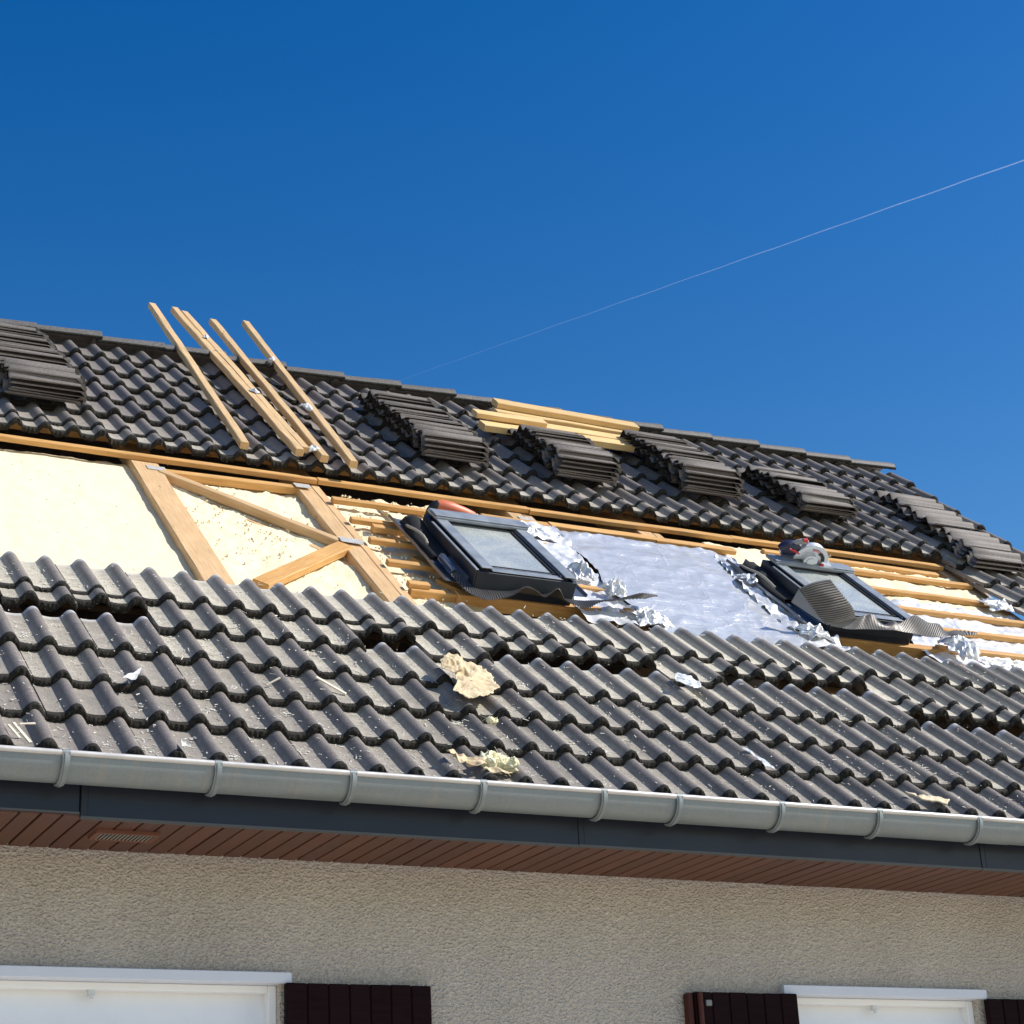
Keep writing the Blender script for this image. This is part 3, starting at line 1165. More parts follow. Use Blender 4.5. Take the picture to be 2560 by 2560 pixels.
# ------------------------------------------------------------------ windows and shutters on the wall
def window(x0, x1, lx0, lx1, clip):
    w = empty('window', house, Matrix.Translation(((x0 + x1) / 2, YW, ZB)))
    b = MB()
    b.bevel_box((lx0, YW - .030, -0.7015), (lx1, YW + .05, -0.6625), .002)
    b.build('lintel', M_LINTEL, w)
    b = MB()                       # outer frame
    fy0, fy1 = YW + .035, YW + .10
    fr_ = .032
    b.bevel_box((x0, fy0, ZB), (x0 + fr_, fy1, ZT - .012), .003)
    b.bevel_box((x1 - fr_, fy0, ZB), (x1, fy1, ZT - .012), .003)
    b.bevel_box((x0 + fr_, fy0 + .001, ZT - .012 - .026), (x1 - fr_, fy1, ZT - .012), .003)
    b.bevel_box((x0 + fr_, fy0 + .001, ZB), (x1 - fr_, fy1, ZB + .05), .003)
    b.build('frame', M_PVC, w)
    b = MB()                       # curved roller shutter box below the head
    zz, rows = ZT - .038, []
    for i in range(17):
        t = i / 16
        rows.append([(xx, YW + .045 + .045 * (1 - t) ** 2.2, zz - .30 * t) for xx in (x0 + fr_, x1 - fr_)])
    b.grid(rows[::-1], 0, True)
    b.box((x0 + fr_, YW + .05, zz - .31), (x1 - fr_, YW + .16, zz - .30))
    b.build('roller_shutter_box', M_PVC, w)
    b = MB()
    b.bevel_box((clip - .012, YW + .040, zz - .022), (clip + .012, YW + .062, zz + .004), .002)
    b.bevel_box((clip - .007, YW + .036, zz - .034), (clip + .007, YW + .045, zz - .018), .002)
    b.build('clip', M_PLASTIC, w)
    mid = (x0 + x1) / 2
    for a, c in ((x0 + fr_, mid - .003), (mid + .003, x1 - fr_)):
        b = MB()
        z0, z1 = ZB + .05, zz - .312
        b.bevel_box((a, fy0 + .012, z0), (a + .05, fy1, z1), .003)
        b.bevel_box((c - .05, fy0 + .012, z0), (c, fy1, z1), .003)
        b.bevel_box((a + .05, fy0 + .013, z1 - .05), (c - .05, fy1, z1), .003)
        b.bevel_box((a + .05, fy0 + .013, z0), (c - .05, fy1, z0 + .05), .003)
        cs = b.build('casement', M_PVC, w)
    b = MB()
    b.box((x0 + fr_, YW + .082, ZB + .05), (x1 - fr_, YW + .088, zz - .312))
    b.build('pane', M_GLASS, w)
    b = MB()
    b.bevel_box((x0 - .05, YW - .05, ZB - .05), (x1 + .05, YW + .06, ZB), .004)
    b.build('sill', M_PVC, w)
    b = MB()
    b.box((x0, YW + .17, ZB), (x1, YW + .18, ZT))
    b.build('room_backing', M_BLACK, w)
    return w


window(-.46, 1.005, -.50, 1.042, .318)
window(3.225, 4.222, 3.197, 4.254, 3.70)


def shutter(x0, x1, n, y0, thick=.034, edge=None, hinge=None, ztop=-.7035):
    s_ = empty('shutter', house, Matrix.Translation(((x0 + x1) / 2, YW, ZB)))
    pw = (x1 - x0) / n
    for i in range(n):
        b = MB()
        zt = ztop + rnd.gauss(0, .0006)
        b.bevel_box((x0 + i * pw + .0022, y0, -1.94), (x0 + (i + 1) * pw - .0022, y0 + thick, zt), .003)
        Mx = Matrix.Rotation(R_(90), 4, 'Y')
        b2 = b.build('plank', M_SHUTTER, s_)
    b = MB()
    b.box((x0 + .006, y0 + .006, -1.93), (x1 - .006, y0 + thick - .004, ztop - .006))
    b.build('backing_board', M_SHUTTER, s_)
    for z in (-.80, -1.75):
        b = MB()
        b.box((x0 + .01, y0 - .005, z - .02), (x1 - .01, y0 - .0005, z + .02))
        b.build('strap_hinge', M_HINGE, s_) if z < -1 else None
    if hinge is not None:
        b = MB()
        b.bevel_box((hinge - .014, y0 - .012, -.760), (hinge + .014, y0 + .004, -.736), .002)
        b.build('hinge', m_plain('worn_hinge_steel', (.20, .20, .21), .5, .5), s_)
    return s_


shutter(1.012, 1.592, 7, YW - .050)
s2 = shutter(2.745, 3.243, 6, YW - .056, hinge=2.805)
b = MB()
b.bevel_box((2.722, YW - .046, -1.94), (2.744, YW - .004, -.706), .003)
b.tube([(2.765, YW - .066, -1.94), (2.765, YW - .066, -.709)], .011, 10)
b.build('hinge_post', m_wood('red_brown_post', (0.055, 0.014, 0.012), (0.085, 0.022, 0.018), knots=False), s2)
shutter(4.238, 4.80, 7, YW - .050)


# ------------------------------------------------------------------ roof windows
def pleat(name, T, B, n_pleat, parent, material, amp=0.004, nt=10, seg=5, bulge=0.0):
    """pleated metal sheet between two polylines of roof points"""
    def at(poly, s_):
        q = s_ * (len(poly) - 1)
        i = min(int(q), len(poly) - 2)
        f_ = q - i
        f2 = f_ * f_ * (3 - 2 * f_)
        a, c = Vector(poly[i]), Vector(poly[i + 1])
        pm = Vector(poly[max(i - 1, 0)])
        pp = Vector(poly[min(i + 2, len(poly) - 1)])
        m1, m2 = (c - pm) * .5, (pp - a) * .5
        f3 = f_ ** 3
        ff = f_ * f_
        return a * (2 * f3 - 3 * ff + 1) + m1 * (f3 - 2 * ff + f_) + c * (-2 * f3 + 3 * ff) + m2 * (f3 - ff)
    NS = n_pleat * seg
    b = MB()
    rows = []
    for i in range(NS + 1):
        s_ = i / NS
        a, c = at(T, s_), at(B, s_)
        d = at(T, min(1, s_ + .01)) - at(T, max(0, s_ - .01))
        nrm = d.cross(c - a)
        nrm = nrm.normalized() if nrm.length > 1e-9 else Vector((0, 0, 1))
        ph = amp * (abs(((i / seg) % 1) * 2 - 1) - .5) * 2
        row = []
        for j in range(nt + 1):
            t = j / nt
            p = a.lerp(c, t) + nrm * (ph + .012 * math.sin(math.pi * t) * noise.noise(Vector((s_ * 4, 3.3, n_pleat))))
            p = p + Vector((0, -bulge * math.sin(math.pi * t) * math.sin(math.pi * min(1, .15 + .85 * s_)), bulge * .5 * math.sin(math.pi * t) * s_))
            row.append(p)
        rows.append(row)
    b.grid(rows, 0, False)
    o = b.build(name, material, parent, MR.copy())
    md = o.modifiers.new('thick', 'SOLIDIFY')
    md.thickness = .0012
    return o


def roof_window(u0, v0, seed):
    w = empty('roof_window', house, MR @ Matrix.Translation((u0, v0, -.09)))
    W_, H_ = .55, .78
    u1, v1 = u0 + W_, v0 + H_

    def B(name, parts, material, bev=.004):
        b = MB()
        for lo, hi in parts:
            b.bevel_box(lo, hi, bev)
        return b.build(name, material, w, MR.copy())
    # outer casing standing up out of the roof
    B('casing', [((u0, v0, -.10), (u0 + .022, v1, .030)), ((u1 - .022, v0, -.10), (u1, v1, .030)),
                 ((u0 + .022, v0, -.10), (u1 - .022, v0 + .022, .022)), ((u0 + .022, v1 - .022, -.10), (u1 - .022, v1, .030))], M_DARKMETAL, .003)
    B('casing_cover', [((u0 - .004, v0 - .003, .0305), (u0 + .012, v1 - .12, .036))], M_GREYMETAL, .002)
    # sash with its metal covers
    B('sash', [((u0 + .030, v0 + .026, -.02), (u0 + .085, v1 - .03, .0435)), ((u1 - .085, v0 + .026, -.02), (u1 - .030, v1 - .03, .0435)),
               ((u0 + .085, v0 + .026, -.02), (u1 - .085, v0 + .072, .030)), ((u0 + .085, v1 - .09, -.02), (u1 - .085, v1 - .03, .040))], M_DARKMETAL, .004)
    B('side_cover', [((u0 + .024, v0 - .002, .044), (u0 + .088, v0 + .29, .0505)), ((u0 + .024, v0 + .293, .044), (u0 + .088, v1 - .10, .0505))], M_GREYMETAL, .003)
    B('side_cover', [((u1 - .070, v0 - .002, .044), (u1 - .004, v1 - .10, .0515))], M_GREYMETAL, .003)
    B('bottom_skirt', [((u0 + .01, v0 - .006, -.065), (u1 + .002, v0 + .004, .026))], M_SKIRT, .002)
    B('bottom_cover', [((u0 + .088, v0 + .002, .0305), (u1 - .072, v0 + .050, .0345))], M_GREYMETAL, .002)
    B('top_hood', [((u0 + .016, v1 - .115, .044), (u1 + .004, v1 + .010, .066)), ((u0 + .016, v1 - .112, .0665), (u1 + .004, v1 - .03, .072))], M_GREYMETAL, .006)
    B('glass_bead', [((u0 + .089, v0 + .070, .031), (u1 - .072, v0 + .078, .036)), ((u1 - .098, v0 + .078, .031), (u1 - .088, v1 - .11, .036))], M_RUBBER, .002)
    b = MB()
    b.box((u0 + .086, v0 + .06, .022), (u1 - .086, v1 - .09, .0275))
    b.build('pane', M_GLASS, w, MR.copy())
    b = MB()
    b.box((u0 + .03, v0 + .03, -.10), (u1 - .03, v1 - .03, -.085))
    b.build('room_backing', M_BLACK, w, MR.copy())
    # flat flashing tray on the left with its turned up edge
    b = MB()
    prof_ = [(u0 - .125, -.060), (u0 - .122, -.044), (u0 - .119, -.060), (u0 - .06, -.066), (u0 - .01, -.066), (u0 - .002, -.03)]
    rows = []
    for i in range(15):
        t = i / 14
        v = v0 + .06 + (H_ + .10) * t
        rows.append([(a + .004 * noise.noise(Vector((t * 5, seed, a))), v, n + .004 * noise.noise(Vector((t * 6, a * 9, seed)))) for a, n in prof_])
    b.grid(rows[::-1], 0, False)
    o = b.build('side_flashing', M_FLASH, w, MR.copy())
    o.modifiers.new('thick', 'SOLIDIFY').thickness = .0015
    b = MB()
    rows = []
    for i in range(9):
        t = i / 8
        v = v0 + .06 + (H_ - .0) * t
        rows.append([(a, v, n) for a, n in ((u1 + .002, -.03), (u1 + .012, -.066), (u1 + .11, -.062), (u1 + .114, -.048))])
    b.grid(rows[::-1], 0, False)
    o = b.build('side_flashing', M_FLASH, w, MR.copy())
    o.modifiers.new('thick', 'SOLIDIFY').thickness = .0015
    # black gasket strip curling up at the top left corner
    b = MB()
    rows = []
    for i in range(17):
        t = i / 16
        v = v0 + .34 + .50 * t
        lift = .010 + .05 * max(0, t - .35) ** 1.2 * (1 + .6 * math.sin(t * 9 + seed))
        cu = .05 * math.sin(t * 6 + seed) * .2
        rows.append([(u0 - .105 + cu, v, -.058 + lift * .25), (u0 - .08 + cu, v, -.05 + lift * 1.2), (u0 - .045 + cu, v, -.052 + lift * 1.7), (u0 - .008, v, -.03 + lift * .8)])
    b.grid(rows[::-1], 0, True)
    o = b.build('gasket_strip', M_RUBBER, w, MR.copy())
    o.modifiers.new('thick', 'SOLIDIFY').thickness = .006
    b = MB()
    pth = [(u0 - .095 + .012 * math.sin(t * 7 + seed), v0 + .45 + .38 * t, -.018 + .018 * math.sin(t * 5)) for t in [i / 10 for i in range(11)]]
    b.tube(pth, .0075, 7)
    b.build('backer_rod', m_plain('grey_foam_rod', (.30, .28, .24), .9, bump=.5), w, MR.copy())
    return w


rw1 = roof_window(2.425, 2.195, 1.0)
rw2 = roof_window(4.512, 2.200, 2.4)
# pleated aprons
B1 = [(2.345, 2.30, -.045), (2.372, 2.13, -.060), (2.420, 2.03, -.055), (2.500, 2.06, -.060), (2.600, 2.10, -.045), (2.670, 2.12, .000), (2.730, 2.11, -.010), (2.780, 2.10, -.030), (2.840, 2.11, .015), (2.890, 2.11, -.035), (2.940, 2.11, -.055), (3.020, 2.10, -.065), (3.100, 2.12, -.030), (3.220, 2.12, .000), (3.310, 2.13, .035), (3.450, 2.20, .010)]
T1 = [(2.375, 2.33, -.035), (2.415, 2.26, -.050), (2.46, 2.205, -.062), (2.53, 2.192, -.062), (2.60, 2.192, -.060), (2.66, 2.192, -.058), (2.72, 2.192, -.058), (2.78, 2.192, -.060), (2.84, 2.192, -.058), (2.89, 2.192, -.060), (2.95, 2.192, -.062), (3.02, 2.195, -.064), (3.10, 2.205, -.060), (3.20, 2.225, -.055), (3.30, 2.245, -.045), (3.42, 2.265, -.035)]
pleat('apron', T1, B1, 92, rw1, M_LEAD, .0042)
pleat('apron_corner', [(2.335, 2.47, -.03), (2.36, 2.50, -.012), (2.39, 2.505, -.020)], [(2.345, 2.30, -.045), (2.365, 2.31, -.022), (2.40, 2.31, -.035)], 5, rw1, M_FLASH, .004)
T2 = [(4.610, 2.12, .052), (4.636, 2.14, .046), (4.692, 2.17, .050), (4.740, 2.17, .060), (4.781, 2.15, .033), (4.825, 2.15, .020), (4.884, 2.17, .040), (4.912, 2.15, .033), (4.978, 2.18, .056), (5.038, 2.20, .076), (5.121, 2.19, .050), (5.208, 2.20, .043), (5.261, 2.19, .006), (5.346, 2.22, .012), (5.508, 2.23, .013)]
B2 = [(4.450, 2.10, -.004), (4.563, 2.10, -.012), (4.640, 2.10, -.006), (4.700, 2.10, .000), (4.760, 2.10, .004), (4.820, 2.10, .008), (4.870, 2.10, .011), (4.920, 2.105, .006), (4.990, 2.11, .002), (5.060, 2.115, -.006), (5.130, 2.12, -.008), (5.212, 2.13, -.005), (5.276, 2.16, -.001), (5.370, 2.18, .002), (5.472, 2.20, .005)]
pleat('apron_corner', [(4.428, 2.10, .0), (4.363, 2.14, .039), (4.303, 2.17, .101), (4.256, 2.19, .146)], [(4.603, 2.12, .049), (4.579, 2.14, .098), (4.500, 2.165, .160), (4.434, 2.20, .214)], 20, rw2, M_LEAD, .0042, 14, 5, .022)
pleat('apron', T2, B2, 84, rw2, M_LEAD, .0042)
b = MB()
b.add([(4.256, 2.194, .142), (4.240, 2.20, .064), (4.425, 2.107, -.004)], [(0, 1, 2)])
o = b.build('apron_back', M_FLASH, rw2, MR.copy())
o.modifiers.new('thick', 'SOLIDIFY').thickness = .0012


# ------------------------------------------------------------------ foil sheets
def foil(name, label, left, right, v0, v1, n, seed, amp=.010, material=M_FOIL, fine=1.0, nu=90, nv=70, hump=None):
    """sheet between the polylines left(t), right(t), t = 0 at v0 .. 1 at v1"""
    def at(poly, t):
        q = t * (len(poly) - 1)
        i = min(int(q), len(poly) - 2)
        return poly[i] + (poly[i + 1] - poly[i]) * (q - i)
    b = MB()
    rows = []
    for i in range(nu + 1):
        row = []
        for j in range(nv + 1):
            s_, t = i / nu, j / nv
            wob = .012 * noise.noise(Vector((t * 7, seed, 1.5)))
            u = at(left, t) * (1 - s_) + at(right, t) * s_ + wob
            v = v0 + (v1 - v0) * t + .02 * noise.noise(Vector((u * 5, seed, 4.1)))
            p = Vector((u * 3.2, v * 3.2, seed))
            ridge_ = 1 - abs(noise.noise(p * 1.5)) * 2.2
            r2 = 1 - abs(noise.noise(p * 3.7 + Vector((5, 1, 2)))) * 2.4
            h = amp * (.9 * noise.noise(p * .6) + .55 * max(0, ridge_) + .30 * fine * max(0, r2) + .16 * fine * noise.noise(p * 9))
            e = min(s_, 1 - s_, t, 1 - t)
            if e < .06:
                h += amp * (1 - e / .06) * (.8 * noise.noise(p * 5 + Vector((1, 7, 3))) + .2)
            if hump:
                h += hump(u, v)
            row.append((u, v, n + h))
        rows.append(row)
    b.grid(rows, 0, True)
    o = b.build(name, material, None, MR.copy())
    tag(o, label, 'foil')
    return o


foil('foil_sheet', 'large silver foil sheet spread over battens between the two roof windows',
     [3.37, 3.36, 3.35, 3.30, 3.37, 3.40, 3.36, 3.40], [4.31, 4.26, 4.30, 4.36, 4.42, 4.50, 4.52, 4.46], 1.86, 3.375, -.088, 2.0, .013, fine=.8)
foil('foil_sheet', 'crumpled bright foil showing between battens right of the second roof window',
     [5.14, 5.14, 5.12, 5.10], [6.36, 6.36, 6.36, 6.36], 1.80, 2.97, -.122, 5.0, .022, M_FOIL2, 1.4)
foil('foil_sheet', 'crinkled foil strip beside the left flashing of the second roof window',
     [4.27, 4.26, 4.30, 4.40], [4.53, 4.46, 4.47, 4.50], 1.90, 3.28, -.092, 8.0, .030, M_FOIL2, 1.8, 34, 80)
foil('foil_sheet', 'foil strip tucked along the right side of the first roof window',
     [3.00, 3.02, 3.03, 3.02], [3.36, 3.34, 3.36, 3.42], 2.00, 3.44, -.104, 11.0, .024, M_FOIL2, 1.8, 34, 80)


def scrap(name, label, cat, u, v, n, su, sv, sn, seed, material, rot=0.0, nn=36, sharp=1.7):
    """crumpled sheet standing up in folds"""
    b = MB()
    rows = []
    for i in range(nn + 1):
        row = []
        for j in range(nn + 1):
            a, c = i / nn * 2 - 1, j / nn * 2 - 1
            k = 1 + .35 * noise.noise(Vector((a * 2.2, c * 2.2, seed)))
            if max(abs(a), abs(c)) > .8:
                k *= 1 + .25 * noise.noise(Vector((a * 6, c * 6, seed + 3)))
            p = Vector((a * sharp, c * sharp, seed))
            h = max(0, 1 - abs(noise.noise(p)) * 2.6) * .55 + .45 * noise.noise(p * 1.9 + Vector((3, 1, 0))) + .16 * (1 - abs(noise.noise(p * 3.3)) * 2)
            x = a * su * k + .3 * su * noise.noise(p * .8 + Vector((0, 9, 0)))
            y = c * sv * k + .3 * sv * noise.noise(p * .8 + Vector((9, 0, 0)))
            fall = max(0, 1 - .55 * (a * a + c * c))
            row.append((x, y, sn * (h * .8 + .35) * fall))
        rows.append(row)
    b.grid(rows, 0, True)
    o = b.build(name, material, None, MR @ Matrix.Translation((u, v, n)) @ Matrix.Rotation(rot, 4, 'Z'))
    o.modifiers.new('thick', 'SOLIDIFY').thickness = .0012
    return tag(o, label, cat)


scrap('foil_scrap', 'crumpled foil scrap at the top right corner of the first roof window', 'foil', 3.19, 3.20, -.075, .13, .085, .05, 3.1, M_FOIL2)
scrap('foil_scrap', 'white crumpled foil tuft on the batten end right of the first roof window', 'foil', 3.22, 2.62, -.075, .055, .09, .09, 4.7, M_FOIL2)
scrap('foil_scrap', 'small peaked foil tuft above the tip of the first pleated apron', 'foil', 3.30, 2.38, -.07, .055, .06, .095, 6.2, M_FOIL2)
scrap('foil_scrap', 'crushed foil wad at the end of the beam under the first roof window', 'foil', 3.37, 2.085, -.085, .085, .09, .065, 7.9, M_FOIL2)
scrap('foil_scrap', 'white foil wad lying at the top of the second window flashing', 'foil', 4.43, 2.86, -.065, .08, .06, .05, 9.4, M_FOIL2)
scrap('foil_scrap', 'crushed foil wad at the lower left corner of the second roof window', 'foil', 4.37, 2.10, -.075, .085, .08, .075, 12.3, M_FOIL2)
scrap('foil_scrap', 'brilliant white foil wad at the right end of the second window beam', 'foil', 5.33, 2.10, -.075, .075, .12, .105, 14.8, M_FOIL2)
scrap('foil_scrap', 'low crumpled foil fringe along the tile tops at the right edge', 'foil', 5.56, 1.97, -.075, .16, .06, .05, 17.7, M_FOIL2)
scrap('foil_scrap', 'foil tatter hanging at the upper right corner of the second window', 'foil', 5.15, 2.72, -.08, .06, .09, .06, 19.2, M_FOIL2)
scrap('foil_scrap', 'bluish foil tatter in the shade of the right hand tile edge', 'foil', 6.26, 3.02, -.085, .10, .08, .06, 21.2, M_FOIL2)


# ------------------------------------------------------------------ stacks of lifted tiles
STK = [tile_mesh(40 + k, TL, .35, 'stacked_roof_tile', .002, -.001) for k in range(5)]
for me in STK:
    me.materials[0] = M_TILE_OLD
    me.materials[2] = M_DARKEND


def lay(u_right, v, n, alpha, label, group, flip=False, rz=0.0, name='stacked_roof_tile'):
    """tile lying across the slope: length along u, lower long edge at (v, n), tipped by alpha"""
    ca, sa = math.cos(alpha), math.sin(alpha)
    L = Matrix(((0, -1, 0, u_right), (ca, 0, sa, v), (-sa, 0, ca, n), (0, 0, 0, 1)))
    if flip:
        L = L @ Matrix.Translation((.297, 0, 0)) @ Matrix.Rotation(math.pi, 4, 'Y')
    M = MR @ L @ Matrix.Rotation(rz + rnd.gauss(0, .012), 4, 'Z')
    o = put(bpy.data.objects.new(name, rnd.choice(STK)), None, M)
    return tag(o, label, 'roof tile', group, 'thing')


ORD = ['lowest', 'second', 'third', 'fourth', 'fifth', 'sixth', 'seventh', 'eighth', 'ninth', 'tenth', 'eleventh', 'twelfth', 'thirteenth',
       'fourteenth', 'fifteenth', 'sixteenth', 'seventeenth', 'eighteenth', 'nineteenth', 'twentieth', 'twenty-first', 'twenty-second', 'twenty-third']


def stack(u_right, v0, n_front, n_lean, where, group, pitch=.063, du=-.009, t=.028, step=4):
    al = math.asin(t / pitch)
    cnt = [0]

    def lb():
        q = ORD[cnt[0]] + (' roof tile' if cnt[0] == 0 else ' roof tile up') + ' in the ' + where
        cnt[0] += 1
        return q
    lay(u_right, v0 + .012, .012, 0, lb(), group, True)
    n = .012 + RH + .030
    for k in range(n_front):
        lay(u_right + rnd.gauss(0, .010), v0 + .004 * k + rnd.gauss(0, .004), n + k * .027, .015 * k, lb(), group)
    n += n_front * .027 - .004
    jit = 0
    for k in range(1, n_lean + 1):
        if k % step == 1:
            jit = rnd.gauss(0, .009)
        a = al * min(1, .45 + k / 3) + rnd.gauss(0, .02)
        lay(u_right + du * k * .4 + jit + rnd.gauss(0, .006), v0 + .02 + pitch * k + rnd.gauss(0, .006), n + rnd.gauss(0, .006) - .0015 * k, a, lb(), group)


stack(0.835, 4.10, 4, 17, 'stack at the left edge of the roof', 'tile stack at the left edge')
stack(3.225, 4.09, 4, 14, 'long stack right of the leaning battens', 'tile stack right of the battens')
stack(4.09, 4.09, 5, 8, 'stack in front of the plank pile', 'tile stack before the planks')
stack(5.01, 4.17, 5, 12, 'stack just right of the plank pile', 'tile stack right of the planks')
stack(5.86, 4.13, 3, 9, 'stack under the right end of the ridge', 'tile stack under the ridge end')
# the slumped row at the right
grp = 'slumped tile row at the right'
q = 0
for k in range(3):
    lay(6.79 + .02 * k, 3.50 + .012 * k, .045 + .026 * k, .02 * k, ORD[q] + ' tile of the slumped grey row near the right verge', grp)
    q += 1
for k in range(1, 9):
    lay(6.84 + rnd.gauss(0, .02) + .012 * k, 3.52 + .145 * k + rnd.gauss(0, .01), .128 + rnd.gauss(0, .004) - .004 * k, math.asin(.0265 / .145) + .05,
        ORD[q] + ' tile of the slumped grey row near the right verge', grp, rz=rnd.gauss(0, .03))
    q += 1

# ------------------------------------------------------------------ planks below the ridge
def plank(u0, v0, u1, v1, n, w, t, label, tw=0.0):
    o = beam('plank', (u0, v0, n), (u1, v1, n), w, t, M_PLANK, None, .0015, twist=tw)
    return tag(o, label, 'plank', 'plank pile below the ridge')


plank(3.50, 4.90, 4.60, 4.95, .072, .10, .045, 'lowest and front plank of the pile below the ridge')
plank(3.62, 5.06, 4.62, 5.06, .078, .11, .050, 'second plank of the pile below the ridge, left end cut square')
plank(3.48, 5.01, 3.98, 5.02, .112, .09, .036, 'short board lying on the left end of the plank pile')
plank(3.70, 5.20, 4.72, 5.19, .095, .10, .045, 'third plank of the pile, partly hidden under the top plank')
plank(3.72, 5.27, 4.75, 5.23, .136, .11, .040, 'topmost plank of the pile, lying nearest the ridge')

# ------------------------------------------------------------------ loose battens leaning over the ridge
def loose(u0, v0, n0, u1, v1, n1, label, w=.048, t=.041):
    o = beam('loose_batten', (u0, v0, n0), (u1, v1, n1), w, t, M_LOOSE, None, .002)
    return tag(o, label, 'batten', 'battens laid over the ridge')


loose(1.79, 6.80, .045, 1.665, 3.79, .042, 'leftmost of the loose battens laid over the ridge')
loose(1.945, 6.79, .045, 1.985, 3.81, .042, 'left batten of the nailed pair laid over the ridge')
loose(1.995, 6.72, .046, 2.030, 3.86, .043, 'right batten of the nailed pair laid over the ridge', t=.034)
loose(2.175, 6.63, .046, 2.115, 3.76, .042, 'single batten right of the nailed pair, with a splintered upper end')
loose(2.435, 6.74, .046, 2.275, 3.73, .042, 'rightmost of the loose battens laid over the ridge')


def torn(name, label, u, v, n, s_, seed, material=M_PLASTIC):
    o = scrap(name, label, 'scrap', u, v, n, s_, s_ * .6, s_ * .9, seed, material, seed, 10)
    return o


torn('felt_scrap', 'torn white membrane scrap nailed to the batten pair near its top', 1.985, 6.05, .045, .028, 1.2)
torn('felt_scrap', 'torn white membrane scrap nailed halfway down the batten pair', 2.00, 4.86, .045, .030, 2.2)
torn('felt_scrap', 'torn white membrane scrap at the foot of the batten pair', 2.085, 3.88, .020, .045, 3.2)
torn('felt_scrap', 'white membrane scrap beside the rightmost batten at the ridge', 2.335, 5.70, .055, .030, 4.2)
torn('felt_scrap', 'pale membrane scrap beside the rightmost batten at mid length', 2.29, 4.72, .030, .045, 5.2)

# ------------------------------------------------------------------ circular saw on the second roof window
saw = empty('circular_saw', None, MR @ Matrix.Translation((4.66, 2.93, .075)))
tag(saw, 'circular saw with pale guard and red trim resting on the second roof window', 'circular saw')
MS = MR @ Matrix.Translation((4.66, 2.93, .0745)) @ Matrix.Rotation(R_(-6), 4, 'Z') @ Matrix.Rotation(R_(18), 4, 'X')
b = MB()
b.bevel_box((-.06, -.055, 0), (.255, .060, .004), .001)
b.bevel_box((-.06, -.055, .004), (.255, -.050, .014), .001)
b.build('base_plate', M_GREYMETAL, saw, MS)


def disc(b, cx, cz, r, y0, y1, a0=0, a1=360, n=36, r_in=0.0, m=0):
    out = [(cx + r * math.cos(R_(a0 + (a1 - a0) * i / n)), cz + r * math.sin(R_(a0 + (a1 - a0) * i / n))) for i in range(n + 1)]
    if r_in:
        out += [(cx + r_in * math.cos(R_(a1 - (a1 - a0) * i / n)), cz + r_in * math.sin(R_(a1 - (a1 - a0) * i / n))) for i in range(n + 1)]
    elif a1 - a0 >= 360:
        out = out[:-1]
    b.prism(out, y0, y1, lambda a, c, e: Vector((a, e, c)), m)


b = MB()
disc(b, .105, .020, .100, -.020, .018, 4, 182)
disc(b, .105, .020, .107, -.024, -.020, 4, 182, r_in=.086)
b.build('blade_guard', M_CASTALU, saw, MS)
b = MB()
disc(b, .105, .020, .094, -.002, .001, 180, 360, n=60)
b.build('blade', M_PLATE, saw, MS)
b = MB()
disc(b, .105, .020, .080, -.0265, -.0245, 62, 100, r_in=.068)
b.build('red_label', m_plain('faded_red_print', (.60, .22, .24), .4), saw, MS)
b = MB()
disc(b, .125, .025, .064, -.0275, -.0225, 5, 75, r_in=.046)
b.build('guard_slot', M_BLACK, saw, MS)
b = MB()
disc(b, .098, .028, .042, -.045, -.020, 0, 360)
disc(b, .098, .028, .024, -.050, -.045, 0, 360)
b.build('bearing_cap', M_CASTALU, saw, MS)
b = MB()
b.tube([(-.075, .02, .030), (-.055, .02, .052), (-.010, .02, .060), (.04, .03, .050)], [.030, .042, .044, .036], 12)
b.build('motor_housing', M_NAVY, saw, MS)
b = MB()
b.tube([(-.050, -.022, .075), (-.015, -.026, .070), (.02, -.022, .055)], [.005, .008, .005], 8)
b.build('red_trim', M_RED, saw, MS)
b = MB()
b.tube([(-.03, .02, .080), (.0, .015, .105), (.03, .01, .122), (.055, .01, .118)], [.012, .017, .017, .014], 10)
b.build('handle', M_GREYPL, saw, MS)
b = MB()
b.tube([(.022, .008, .128), (.048, .006, .132)], [.014, .013], 8)
b.build('trigger_guard', M_RED, saw, MS)
b = MB()
b.tube([(.195, -.02, .058), (.212, -.024, .080)], .004, 6)
b.build('guard_lever', M_PLATE, saw, MS)
b = MB()
b.tube([(.17, -.035, .010), (.19, -.035, .012)], .010, 10)
b.build('depth_knob', M_RED, saw, MS)

# ------------------------------------------------------------------ orange power tool behind the first roof window
tool = empty('power_tool', None, MR @ Matrix.Translation((2.60, 3.16, -.06)))
tag(tool, 'orange handheld power tool lying behind the first roof window', 'power tool')
MT = MR @ Matrix.Translation((2.575, 3.185, .0)) @ Matrix.Rotation(R_(-4), 4, 'Z')
b = MB()
b.tube([(0, 0, .012), (.03, 0, .020), (.09, 0, .016), (.16, 0, .004), (.215, 0, -.010), (.235, 0, -.018)], [.030, .038, .036, .032, .029, .018], 14)
b.build('body', M_ORANGE, tool, MT)
b = MB()
b.tube([(-.028, -.01, -.055), (-.022, -.008, -.01), (-.008, -.004, .020), (.008, 0, .030)], [.026, .029, .028, .024], 12)
b.build('gear_head', M_BLACK, tool, MT)
b = MB()
b.tube([(.232, 0, -.016), (.262, .0, -.026), (.285, .004, -.040)], [.014, .010, .006], 10)
b.build('cable_sleeve', M_GREYPL, tool, MT)
b = MB()
b.tube([(.02, -.033, .008), (.09, -.034, .004), (.17, -.030, -.006)], [.004, .006, .004], 6)
b.build('grip_seam', M_RED, tool, MT)


